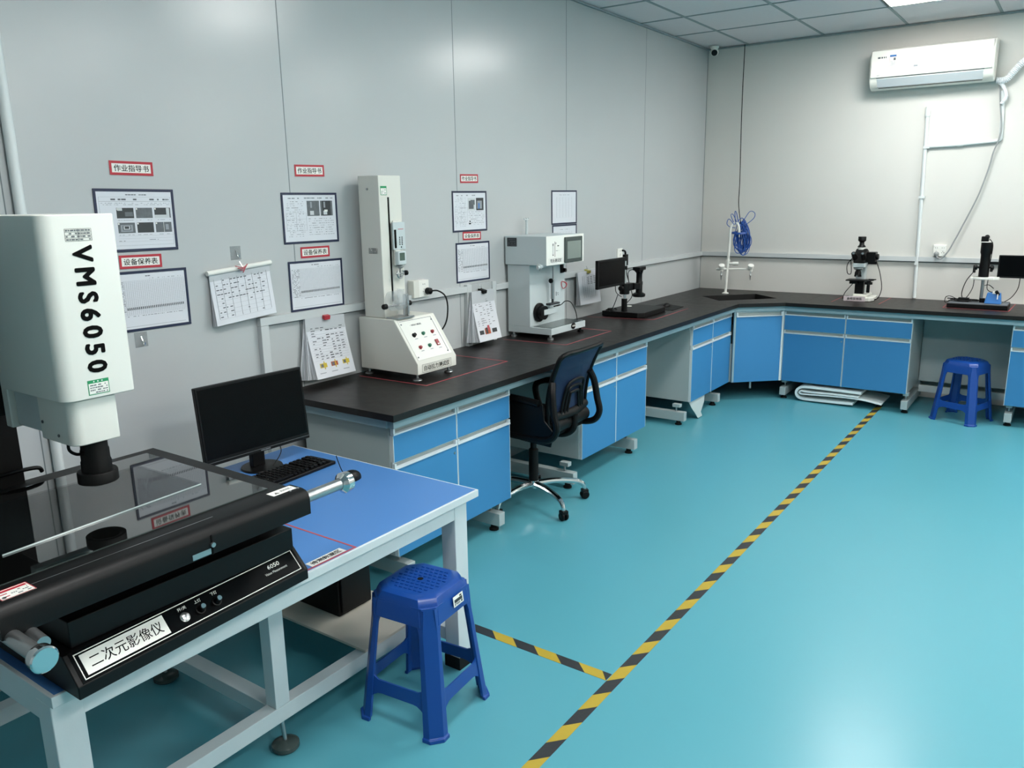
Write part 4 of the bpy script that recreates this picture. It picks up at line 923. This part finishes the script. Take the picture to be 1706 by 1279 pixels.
# ---------------------------------------------------------------- folded sheets under the bench
def fold(prof, y0, y1, th, m, name, label):
    pr = spline([(x, 0, z) for x, z in prof], 6)
    b = MB(); b.grid([[(p.x, y, p.z) for p in pr] for y in (y0, (y0+y1)/2, y1)], m, True, th)
    return tag(b.build(name), label, 'folded sheets')
fold([(1.66, .020), (1.33, .013), (1.24, .016), (1.195, .040), (1.186, .085), (1.215, .125), (1.29, .140), (1.50, .140), (1.72, .138)], -.705, -.35, .020, M_foam, 'foam_sheet', 'outer white foam sheet folded under the back wall cabinet')
fold([(1.88, .050), (1.72, .072), (1.50, .072), (1.29, .062), (1.235, .062), (1.218, .078), (1.235, .098), (1.29, .094), (1.50, .100), (1.70, .100)], -.71, -.36, .011, M_foam, 'foam_sheet', 'inner white foam sheet with a tongue sliding out on the floor')
b = MB(); b.grid([[(.68, -1.83, .165), (.68, -1.5, .165)], [(.69, -1.78, .10), (.70, -1.56, .11)], [(.70, -1.72, .04), (.70, -1.62, .04)], [(.71, -1.70, .006), (.71, -1.61, .006)]], M_film2, True, .003)
tag(b.build('plastic_film'), 'pale plastic film hanging below the cabinet left of the corner', 'plastic film')

# ---------------------------------------------------------------- blue work table
t = thing('work_table', 'blue topped steel work table carrying the big measuring machine', 'table', (.85, -6.15, 0))
TZ = .69
b = MB(); b.box((.308, -6.918, TZ-.028), (1.340, -5.385, TZ-.0005), M_tframe); b.build('top_edge', t, bevel=.002)
b = MB(); b.box((.314, -6.908, TZ-.001), (1.332, -5.393, TZ), M_tblue); b.build('table_top', t)
b = MB(); b.box((1.270, -6.915, TZ-.085), (1.322, -5.44, TZ-.028), M_tframe); b.box((.33, -6.915, TZ-.085), (.38, -5.44, TZ-.028), M_tframe); b.box((.38, -5.50, TZ-.085), (1.27, -5.44, TZ-.028), M_tframe); b.box((.38, -6.915, TZ-.085), (1.27, -6.86, TZ-.028), M_tframe); b.build('apron', t, bevel=.002)
for x0, x1 in ((1.258, 1.324), (.33, .39)):
    for y0, y1 in ((-5.508, -5.438), (-6.917, -6.845)):
        b = MB(); b.box((x0, y0, .045), (x1, y1, TZ-.029), M_tframe); e = b.build('leg', t, bevel=.003)
        b = MB(); b.box((x0-.004, y0-.004, 0), (x1+.004, y1+.004, .05), M_rub); b.build('rubber_cap', e, bevel=.002)
for x0 in (1.08, .56):
    b = MB(); b.box((x0, -6.195, .156), (x0+.05, -6.14, TZ-.03), M_tframe); b.build('middle_post', t, bevel=.002)
b = MB(); b.box((1.08, -6.845, .10), (1.13, -5.508, .155), M_tframe); b.build('front_rail', t, bevel=.002)
b = MB(); b.box((.335, -6.845, .10), (.385, -5.508, .155), M_tframe); b.build('back_rail', t, bevel=.002)
for y0 in (-5.50, -6.195, -6.91):
    b = MB(); b.box((.386, y0, .1015), (1.0785 if y0 == -6.195 else 1.2575, y0+.055, .1535), M_tframe); b.build('side_rail', t, bevel=.002)
for x, y in ((1.125, -6.168), (.44, -6.165)):
    b = MB(); b.lathe((x, y, 0), [(.040, 0), (.045, .006), (.044, .018), (.032, .026), (.012, .030)], M_lcdg); b.cyl((x, y, .028), (x-.012, y, .12), .007, M_steel); b.build('levelling_foot', t)
b = MB(); b.box((.39, -5.80, .156), (1.13, -5.46, .166), M_wood); b.build('shelf', t, bevel=.001)
t = thing('desktop_computer', 'black computer case on the low shelf under the blue table', 'computer', (.68, -5.6, .166))
b = MB(); b.box((.46, -5.69, .167), (.88, -5.515, .56), M_blackm); b.build('case', t, bevel=.005)
b = MB(); b.box((.881, -5.68, .18), (.890, -5.525, .55), M_black); b.build('front_bezel', t, bevel=.004)
b = MB(); b.lathe((.8905, -5.54, .52), [(.006, 0), (.006, .002)], M_steel, axis=(1, 0, 0)); b.build('power_button', t)
redt = redframe([(.60, -5.995), (1.328, -5.998), (1.326, -6.205)], 'magenta tape line on the blue table beside the measuring machine', TZ)
t = thing('area_label', 'white printed label along the front edge of the blue table', 'label', (1.31, -6.1, TZ))
s = Sheet((1.322, -6.165, TZ), (0, 1, 0), (-1, 0, 0)); s.r(0, 0, .135, .032, M_lt, 0, .0006); s.b.build('card', t)
letters('待测数据区', (1.306, -6.098, TZ+.0008), (0, 1, 0), (-1, 0, 0), .115, .020, M_ink, 'lettering', t, bold=.002)

# monitor, keyboard, mouse on the table
t = thing('computer_monitor', 'large black switched off monitor on the blue table', 'monitor', (.455, -5.66, TZ))
ang = R(-2.5); ctr = Vector((.455, -5.675, .915)); X = Vector((-math.sin(ang), math.cos(ang), 0)); Zt = Vector((-.09, 0, 1)).normalized(); N = X.cross(Zt)
W_, H_ = .485, .305
def MP(u, v, n): return ctr + X*u + Zt*v + N*n
b = MB(); b.obox(MP(-W_/2, -H_/2, -.022), X*W_, Zt*H_, N*.022, M_black); b.obox(MP(-W_*.32, -H_*.38, -.045), X*W_*.64, Zt*H_*.7, N*.023, M_black); b.build('housing', t, bevel=.003)
b = MB(); b.obox(MP(-W_/2+.009, -H_/2+.026, .0), X*(W_-.018), Zt*(H_-.036), N*.0006, M_screen); b.build('screen', t)
b = MB(); b.obox(MP(-W_/2+.002, -H_/2+.012, .0), X*(W_-.004), Zt*.0015, N*.001, M_photo); b.build('lower_bezel_line', t)
MB().obox(MP(.0, -H_/2+.004, .0), X*.045, Zt*.005, N*.0006, M_photo).build('badge', t)
b = MB(); b.box((.425, -5.705, TZ+.012), (.450, -5.645, .88), M_black); b.build('stand_neck', t, bevel=.004)
b = MB(); b.lathe((.445, -5.66, TZ+.0004), [(.080, 0), (.083, .003), (.08, .008), (.03, .013)], M_black, seg=40); b.build('stand_foot', t)
t = thing('keyboard', 'black full size keyboard on the blue table by the monitor', 'keyboard', (.64, -5.67, TZ))
ka = R(3); kx = Vector((-math.sin(ka), math.cos(ka), 0)); kd = Vector((math.cos(ka), math.sin(ka), 0)); ko = Vector((.548, -5.905, TZ+.0005))
b = MB(); b.obox(ko, kx*.43, kd*.145, (0, 0, .014), M_black); b.build('keyboard_case', t, bevel=.004)
b = MB()
for r_ in range(6):
    u = .012
    while u < .405:
        wk = .0155 if not (r_ == 5 and .10 < u < .2) else .10
        b.obox(ko+kx*u+kd*(.010+.0215*r_)+Vector((0, 0, .014)), kx*wk, kd*.0165, (0, 0, .008), M_black)
        u += wk+.0045+(.008 if abs(u-.275) < .012 or abs(u-.335) < .012 else 0)
b.build('keys', t, bevel=.0012, seg=1)['kind'] = 'stuff'
b = MB(); b.tube(spline([ko+kx*.2+Vector((0, 0, .006)), (.50, -5.66, TZ+.004), (.47, -5.58, TZ+.05), (.43, -5.57, TZ+.10)], 7), .002, M_black, 6); b.build('cable', t)
t = thing('computer_mouse', 'black mouse behind the metal handle end on the blue table', 'mouse', (.84, -5.57, TZ))
b = MB(); b.sph((.86, -5.568, TZ+.004), .032, M_black, (1.0, 1.5, 1.05)); b.build('shell', t)
b = MB(); b.tube(spline([(.825, -5.57, TZ+.02), (.80, -5.56, TZ+.03), (.765, -5.545, TZ+.06), (.755, -5.54, TZ+.07)], 6), .002, M_black, 6); b.build('cable', t)

# ---------------------------------------------------------------- vision measuring machine
t = thing('vision_measuring_machine', 'large black and white optical measuring machine on the near table', 'measuring machine', (1.0, -6.6, TZ))
YL, YRt = -6.888, -6.222
b = MB(); b.prism([(.40, TZ+.001), (1.372, TZ+.001), (1.372, .722), (1.316, .778), (.40, .778)], 1, YL, YRt, M_pow)
for v in b.bm.verts:
    if v.co.x > 1.2: v.co.x += (YRt-v.co.y)*.05
b.build('base', t, bevel=.003)
cn = Vector((.056, 0, .056)).normalized(); cd = Vector((.056, 0, -.056)).normalized(); c0 = Vector((1.316, 0, .778))
SK = .05; yd = Vector((-SK, 1, 0))
def CP(k, y, l=0): p = c0 + cd*k + cn*l; return Vector((p.x + (YRt-y)*SK, y, p.z))
PL = .079
b = MB(); b.obox(CP(.002, YL+.012, 0), yd*.642, cd*(PL-.004), cn*.0012, M_screen); b.build('console_plate', t)
b = MB(); w1 = .0022
for a, c, e, f in ((.008, .008+w1, YL+.02, YRt-.02), (PL-.010, PL-.010+w1, YL+.02, YRt-.02), (.008, PL-.008, YL+.02, YL+.02+w1), (.008, PL-.008, YRt-.02-w1, YRt-.02)): b.obox(CP(a, e, .0013), yd*(f-e), cd*(c-a), cn*.0006, M_lt)
b.build('console_border', t)
b = MB(); b.obox(CP(.014, YL+.030, .0014), yd*.205, cd*.050, cn*.0008, M_lt); b.build('name_card', t, bevel=.0004, seg=1)
letters('二次元影像仪', CP(.039, YL+.134, .0023), yd, -cd, .178, .030, M_ink, 'lettering', t)
letters('6050', CP(.026, -6.315, .0014), yd, -cd, .040, .012, M_lt, 'lettering', t, bold=.01)
letters('Vision Measurement', CP(.043, -6.315, .0014), yd, -cd, .075, .007, M_lt, 'lettering', t)
for y, tx_, k_ in ((-6.605, '开/关', 0), (-6.560, '上灯', 1), (-6.512, '下灯', 1)):
    letters(tx_, CP(.022, y+.003, .0014), yd, -cd, .024 if k_ == 0 else .018, .009, M_lt, 'lettering', t)
    b = MB(); b.lathe(CP(.045, y, .0014), [(.0125, 0), (.0125, .002)]+([(.010, .003), (.010, .006), (.004, .008)] if k_ == 0 else [(.010, .003), (.008, .018), (.007, .019)]), M_steel if k_ == 0 else M_black, axis=cn, seg=20); e = b.build('power_button' if k_ == 0 else 'dial', t)
    if k_: MB().lathe(CP(.045, y, .0206), [(.0065, 0), (.006, .002)], M_chrome, axis=cn, seg=18).build('dial_cap', e)
b = MB(); b.box((.45, -6.83, .778), (1.296, -6.275, .905), M_pow); b.box((.45, -6.86, .778), (1.335, YRt-.015, .842), M_pow); b.build('underbody', t, bevel=.003)
b = MB(); b.box((1.20, -6.236, .785), (1.30, -6.212, .80), M_lt); b.box((1.25, -6.256, .845), (1.292, -6.236, .868), M_cab); b.build('side_bracket', t)
# stage
b = MB(); b.prism([(.683, -6.245), (1.36, -6.245), (1.36, -7.02), (.683, -7.02)], 2, .905, .9700, M_pow); b.build('stage', t, bevel=.002)
b = MB(); b.box((.725, -7.0, .9702), (1.312, -6.292, .9725), M_glass); b.build('stage_glass', t)
b = MB(); b.box((1.312, -7.0, .9702), (1.3135, -6.292, .9727), M_lcdg); b.build('glass_rim', t)
pr = [(1.345, .905), (1.345, .9735), (1.392, .9735), (1.408, .970), (1.418, .961), (1.422, .948), (1.422, .905)]
b = MB(); b.prism(pr, 1, -7.02, -6.238, M_pow); b.build('front_cover', t)
b = MB(); b.box((1.365, -6.5, .9736), (1.3666, -7.02, .9739), M_steel); b.box((1.4224, -6.60, .908), (1.4232, -6.55, .922), M_steel); b.box((1.4224, -6.548, .904), (1.4236, -6.544, .955), M_ink); b.build('cover_seam', t)
b = MB()
for y in (-6.275, -6.248):
    b.lathe((1.387, y, .9735), [(.004, 0), (.004, .002)], M_steel, seg=10)
b.lathe((1.386, -6.99, .9735), [(.004, 0), (.004, .002)], M_steel, seg=10); b.lathe((1.4225, -6.545, .93), [(.006, 0), (.006, .006)], M_steel, axis=(1, 0, 0), seg=12); b.build('screw', t)
s = Sheet((1.383, -6.325, .9736), (0, 1, 0), (-1, 0, 0)); s.r(0, 0, .078, .032, M_lt).r(.012, .008, .026, .011, M_ink, .0005).r(.015, .013, .023, .016, M_ink, .0005).r(.018, .018, .020, .020, M_ink, .0005).text(.034, .012, .07, .003, M_inkg, .0004).text(.034, .018, .07, .003, M_inkg, .0004); s.b.build('warning_label', t)['label'] = 'white warning triangle sticker'
s = Sheet((1.394, -6.998, .9736), (0, 1, 0), (-1, 0, 0)); s.r(0, 0, .066, .050, M_lt).frame(0, 0, .066, .05, .0015, M_red, .0004).r(.004, .036, .062, .044, M_red, .0006).text(.026, .008, .06, .003, M_inkg, .0005).text(.026, .018, .06, .003, M_inkg, .0005).text(.026, .027, .06, .003, M_inkg, .0005).r(.006, .010, .020, .013, M_red, .0006).r(.006, .024, .020, .027, M_red, .0006); s.b.build('warning_label', t)['label'] = 'white sticker with red prohibition print'
b = MB(); b.cyl((1.385, -6.236, .938), (1.385, -6.095, .938), .0165, M_steel); b.lathe((1.385, -6.097, .938), [(.018, 0), (.031, .012), (.031, .022), (.030, .034), (.027, .036)], M_chrome, axis=(0, 1, 0)); b.build('hand_wheel', t)
b = MB(); b.cyl((1.36, -7.0, .905), (1.52, -7.0, .900), .0165, M_steel); b.cyl((1.40, -6.965, .896), (1.475, -6.968, .893), .014, M_steel); b.lathe((1.515, -7.0, .90), [(.017, 0), (.026, .014), (.026, .022), (.027, .034), (.024, .037)], M_chrome, axis=(1, 0, -.03)); b.build('hand_wheel', t)
# head
def rbox(b, x0, x1, y0, y1, z0, z1, r, m, n=6):
    P = [(x0, y1), (x0, y0)]
    for i in range(n+1): a = -math.pi/2+math.pi/2*i/n; P.append((x1-r+r*math.cos(a), y0+r+r*math.sin(a)))
    rr = r*.25
    for i in range(n+1): a = math.pi/2*i/n; P.append((x1-rr+rr*math.cos(a), y1-rr+rr*math.sin(a)))
    b.prism(P, 2, z0, z1, m)
b = MB(); rbox(b, .83, 1.145, -6.712, -6.535, 1.279, 1.716, .032, M_white); b.build('upper_housing', t, bevel=.003)
b = MB(); rbox(b, .97, 1.133, -6.695, -6.580, 1.165, 1.277, .028, M_white); b.build('lower_housing', t, bevel=.003)
b = MB(); b.box((.835, -6.690, 1.178), (.968, -6.56, 1.277), M_greym); b.box((.800, -6.705, 1.172), (.834, -6.54, 1.70), M_white); b.build('rear_housing', t, bevel=.004)
letters('VMS6050', (1.1452, -6.622, 1.493), (0, 0, -1), (0, 1, 0), .300, .044, M_ink, 'lettering', t, spacing=1.42, fat=.0024)
s = Sheet((1.1452, -6.657, 1.655), (0, 1, 0), (0, 0, 1)); s.table(0, 0, .062, .028, 2, 4, M_ink, .0005)
for j in range(4): s.text(.002, .002+.007*j, .06, .003, M_inkg, .0002, .85)
s.b.build('asset_label', t)
s = Sheet((1.1452, -6.652, 1.288), (0, 1, 0), (0, 0, 1)); s.r(0, 0, .052, .036, M_green).r(.002, .002, .050, .028, M_lt, .0005)
for j in range(4): s.text(.005, .004+.006*j, .047, .0025, M_inkg, .001)
for k in range(3): s.r(.014+.010*k, .0305, .017+.010*k, .0335, M_lt, .0005)
s.b.build('inspection_sticker', t)['label'] = 'green and white inspection sticker'
b = MB(); lx, ly = 1.062, -6.616
b.lathe((lx, ly, 1.165), [(.032, 0), (.032, -.03), (.034, -.035), (.034, -.06), (.036, -.065), (.036, -.092)], M_blackm); b.build('lens', t)
MB().lathe((lx, ly, 1.075), [(.046, 0), (.048, -.003), (.048, -.028), (.044, -.030), (.034, -.028), (.034, -.004)], M_blackm, seg=40).build('ring_light', t)
MB().tube(spline([(lx-.02, ly-.05, 1.168), (lx-.015, ly-.055, 1.14), (lx, ly-.045, 1.128), (lx+.01, ly-.03, 1.13)], 6), .004, M_black, 8).build('lens_cable', t)
b = MB()
for x, z in ((.985, 1.21), (1.06, 1.185)): b.lathe((x, -6.695, z), [(.004, 0), (.004, .0025)], M_inkg, axis=(0, -1, 0), seg=10)
b.build('housing_screw', t)
b = MB(); b.box((.36, -6.96, .779), (.62, -6.608, 1.68), M_blackm); b.build('rear_column', t, bevel=.004)
b = MB(); b.box((.621, -6.93, 1.2), (.799, -6.65, 1.62), M_blackm); b.build('column_arm', t, bevel=.004)
b = MB(); b.tube(spline([(.62, -6.75, .985), (.655, -6.66, 1.0), (.66, -6.59, .998), (.655, -6.575, .982)], 6), .006, M_black, 8); b.build('cable', t)
b = MB(); b.faces([(1.131, -6.373, .9727), (1.165, -6.90, .9727), (.80, -6.90, .9727), (.832, -6.380, .9727), (1.131, -6.373, .9765), (1.165, -6.90, .9765), (.80, -6.90, .9765), (.832, -6.380, .9765)], [(0, 3, 2, 1)[::-1], (4, 5, 6, 7)[::-1], (0, 1, 5, 4)[::-1], (1, 2, 6, 5)[::-1], (2, 3, 7, 6)[::-1], (3, 0, 4, 7)[::-1]], M_plate)
b.faces([(1.1312, -6.373, .9727), (1.1652, -6.90, .9727), (1.1652, -6.90, .9765), (1.1312, -6.373, .9765)], [(0, 1, 2, 3)], M_glasse)
tag(b.build('glass_plate'), 'loose clear glass plate lying on the black stage under the lens', 'glass plate')

# ---------------------------------------------------------------- office chair
cx, cy = .615, -3.93
t = thing('office_chair', 'black swivel chair with a blue mesh back pushed under the bench', 'chair', (cx, cy, 0), R(0))
hb = Vector((cx, cy, 0))
for k in range(5):
    a = R(-24.5+72*k); d = Vector((math.cos(a), math.sin(a), 0)); e = Vector((-d.y, d.x, 0))
    b = MB(); pr = spline([hb+d*.03+Vector((0, 0, .125)), hb+d*.13+Vector((0, 0, .130)), hb+d*.24+Vector((0, 0, .118)), hb+d*.295+Vector((0, 0, .095)), hb+d*.31+Vector((0, 0, .058))], 5)
    b.tube(pr, [.020-.008*i/(len(pr)-1) for i in range(len(pr))], M_chrome, 10); b.build('base_arm', t)
    b = MB(); P = hb+d*.31
    for s_ in (-1, 1): b.lathe(P+e*(s_*.006)+Vector((0, 0, .026)), [(.026, 0), (.026, s_*.010), (.020, s_*.017)], M_black, axis=e, seg=20)
    b.obox(P-d*.02-e*.020+Vector((0, 0, .035)), d*.04, e*.040, (0, 0, .024), M_black); b.build('caster', t, bevel=.004)
b = MB(); b.lathe(hb+Vector((0, 0, .10)), [(.028, 0), (.030, .02), (.030, .045)], M_chrome); b.build('hub', t)
b = MB(); b.lathe(hb+Vector((0, 0, .13)), [(.028, 0), (.028, .20), (.018, .21), (.018, .30)], M_blackm); b.build('gas_column', t)
b = MB(); b.box((cx-.10, cy-.09, .425), (cx+.12, cy+.09, .47), M_blackm); b.tube([(cx+.06, cy+.08, .44), (cx+.07, cy+.17, .445)], .006, M_black, 8); b.build('mechanism', t, bevel=.006)
b = MB(); b.prism([(cx-.25, cy-.20), (cx-.22, cy-.235), (cx+.20, cy-.235), (cx+.235, cy-.20), (cx+.235, cy+.20), (cx+.20, cy+.235), (cx-.22, cy+.235), (cx-.25, cy+.20)], 2, .47, .545, M_fab); b.build('seat', t, bevel=.022, seg=4)
th = R(2); bc = Vector((cx+.255, cy-.02, 0)); bxv = Vector((-math.sin(th), math.cos(th), 0)); bn = Vector((math.cos(th), math.sin(th), 0))
def BK(u, z):   # point of the curved back: u across, z height
    tz_ = (z-.55)/.42; back = .045*tz_ + .07*tz_*tz_ - .02*math.sin(min(1, max(0, tz_))*math.pi) + .06*(u/.23)**2*(-1)*.6
    return bc + bxv*u + bn*(back+.01) + Vector((0, 0, z))
def wd(z): return .20+.025*max(0, min(1, (z-.55)/.40))
rows = [[tuple(BK(wd(z)*q, z-.012*abs(q)**2*(1 if z > .9 else 0))) for q in [k/6-1 for k in range(13)]] for z in [.585+.03*i for i in range(13)]]
b = MB(); b.grid(rows, M_mesh, True, .003); b.build('mesh_back', t)
b = MB(); zs = [.56+.034*i for i in range(12)]
loop = [BK(-wd(z), z) for z in zs]+[BK(wd(.94)*q, .955+.006*(1-abs(q))) for q in (-.85, -.5, 0, .5, .85)]+[BK(wd(z), z) for z in zs[::-1]]+[BK(wd(.56)*q, .56) for q in (.6, 0, -.6)]
b.tube(spline(loop, 2, True), .014, M_black, 10, closed=True); b.build('back_frame', t)
b = MB()
for sc_, z1 in ((1, .775), (.72, .745), (.45, .715)):
    b.tube(spline([BK(-.10*sc_-.02, .60)+bn*.012, BK(-.10*sc_, .70)+bn*.012, BK(-.075*sc_, z1)+bn*.012, BK(.075*sc_, z1)+bn*.012, BK(.10*sc_, .70)+bn*.012, BK(.10*sc_+.02, .60)+bn*.012], 4), .008, M_black, 8)
b.build('lumbar_support', t)
b = MB(); b.tube([BK(-.2, .60)+bn*.0, BK(0, .595)+bn*.006, BK(.2, .60)+bn*.0], .026, M_blackm, 14); b.tube([BK(-.19, .545), BK(.19, .545)], .040, M_blackm, 16); b.build('lower_bar', t)
b = MB(); b.tube(spline([(cx+.05, cy, .45), (cx+.20, cy-.01, .455), (cx+.275, cy-.015, .50), (cx+.285, cy-.015, .58)], 6), .018, M_blackm, 10); b.build('back_bracket', t)
for s_ in (-1, 1):
    b = MB(); yy = cy-.015+(s_*.262 if s_ < 0 else .195)
    P = spline([(cx+.285, yy-s_*.035, .80), (cx+.300, yy-s_*.01, .74), (cx+.315, yy, .64), (cx+.33, yy, .56), (cx+.28, yy, .50), (cx+.15, yy-s_*.01, .49), (cx-.02, yy-s_*.01, .50), (cx-.08, yy, .56), (cx-.10, yy, .66), (cx-.03, yy, .70), (cx+.10, yy, .70), (cx+.22, yy, .69)], 6)
    for dz in (-.012, .012): pass
    b.tube(P, .019, M_black, 10); b.build('armrest', t)
    if s_ == -1:
        b = MB(); b.prism([(cx+.24, .685), (cx+.0, .70), (cx-.09, .62), (cx-.06, .52), (cx+.10, .47), (cx+.29, .46), (cx+.31, .54), (cx+.25, .60)], 1, yy+.004, yy+.014, M_black); b.build('armrest_panel', t, bevel=.004)

# ---------------------------------------------------------------- plastic stools
def stool(label, loc, rz):
    t = thing('plastic_stool', label, 'stool', loc, rz, 'blue plastic stools')
    HT = .48; a0, a1 = .172, .128; ch = .038
    def hw(z): return a0 + (a1-a0)*(z/(HT-.03))
    # seat: domed chamfered square
    def ring(h_, c_, z): return [(h_-c_, -h_, z), (h_, -h_+c_, z), (h_, h_-c_, z), (h_-c_, h_, z), (-h_+c_, h_, z), (-h_, h_-c_, z), (-h_, -h_+c_, z), (-h_+c_, -h_, z)]
    b = MB()
    rs = [ring(hw(.40)+.003, .045, .385), ring(hw(.44)+.002, .045, .435), ring(a1-.003, .045, .458), ring(a1-.010, .045, .472), ring(a1-.024, .044, .4795), ring(a1-.03, .043, .480)]
    i0 = b.mi(M_stool)
    vs = [[b.bm.verts.new(p) for p in r_] for r_ in rs]
    for i in range(len(vs)-1):
        for k in range(8):
            b.bm.faces.new((vs[i][k], vs[i][(k+1) % 8], vs[i+1][(k+1) % 8], vs[i+1][k]))
    b.bm.faces.new(vs[-1]); b.bm.faces.new(vs[0][::-1])
    b.build('seat', t, world=False, bevel=.002)
    # raised grip pattern and centre hole
    b = MB()
    for i in range(9):
        for j in range(9):
            x, y = (i-4)*.0195+(.0097 if j % 2 else 0)-.004, (j-4)*.0195
            if max(abs(x), abs(y)) < .088 and abs(x)+abs(y) < .135 and x*x+y*y > .0004: b.box((x-.0068, y-.0030, .479), (x+.0068, y+.0030, .4828), M_stool)
    b.build('grip_pattern', t, world=False, bevel=.001, seg=1)['kind'] = 'stuff'
    b = MB(); b.lathe((0, 0, .4795), [(.0105, 0), (.0105, .001)], M_blackm, seg=20); b.build('centre_hole', t, world=False)
    for sx in (-1, 1):
        for sy in (-1, 1):
            b = MB(); rows = []
            for z in (0, .012, .014, .10, .25, .36, .41, .45):
                h_ = hw(z); fl = .006 if z < .013 else 0; wd_ = .060-.012*(z/.45)+(.03*(max(0, z-.34)/.11)**2) + fl
                c_ = .034; h_ += fl; th_ = .0
                rows.append([(sx*(h_-wd_), sy*h_, z), (sx*(h_-c_), sy*h_, z), (sx*h_, sy*(h_-c_), z), (sx*h_, sy*(h_-wd_), z), (sx*(h_-.012), sy*(h_-wd_), z), (sx*(h_-.012), sy*(h_-c_-.004), z), (sx*(h_-c_-.004), sy*(h_-.012), z), (sx*(h_-wd_), sy*(h_-.012), z)])
            i0 = b.mi(M_stool); vs = [[b.bm.verts.new(p) for p in r_] for r_ in rows]
            for i in range(len(vs)-1):
                for k in range(8): b.bm.faces.new((vs[i][k], vs[i][(k+1) % 8], vs[i+1][(k+1) % 8], vs[i+1][k]))
            b.bm.faces.new(vs[0]); b.bm.faces.new(vs[-1][::-1])
            bmesh.ops.recalc_face_normals(b.bm, faces=b.bm.faces[:]); b.build('leg', t, world=False, bevel=.002)
    for k in range(4):      # apron with arched opening and lower rung on each side
        rm = Matrix.Rotation(k*math.pi/2, 4, 'Z')
        b = MB(); N_ = 14; top, botm = [], []
        for i in range(N_+1):
            q = -1+2*i/N_; hh = hw(.40); x = q*(hh-.03); zz_ = .402-.085*max(0, (abs(q)-.55)/.45)**2
            top.append((x, -hw(.445)+.000, .445)); botm.append((x, -hw(zz_)+.001, zz_))
        b.grid([top, botm], M_stool, True, -.006); b.xf(rm); b.build('apron', t, world=False)
        b = MB(); top, botm = [], []
        for i in range(N_+1):
            q = -1+2*i/N_; z1 = .158+.03*max(0, (abs(q)-.7)/.3)**2; z0 = .112-.028*max(0, (abs(q)-.6)/.4)**2; hh = hw(.13)
            x = q*(hh-.045); top.append((x, -hw(z1)+.004, z1)); botm.append((x, -hw(z0)+.004, z0))
        b.grid([top, botm], M_stool, True, -.006); b.xf(rm); b.build('rung', t, world=False)
    return t
s1 = stool('blue plastic stool standing in front of the blue table', (1.352, -5.735, 0), R(5.5))
# product sticker on the near stool's room side
s = Sheet((0, 0, 0), (0, 1, 0), (-.12, 0, 1)); s.r(0, 0, .058, .036, M_lt, 0, .0005).r(.006, .013, .052, .024, M_photod, .0005).text(.008, .026, .05, .005, M_ink, .0006).text(.006, .004, .038, .0028, M_inkg, .0006).text(.006, .008, .038, .0028, M_inkg, .0006).r(.043, .004, .052, .012, M_inkg, .0006)
s.b.xf(Matrix.Translation((.1405, -.008, .410))); s.b.build('product_sticker', s1, world=False)['label'] = 'white printed sticker'
stool('blue plastic stool in the knee space by the back wall', (2.447, -.635, 0), R(-20))
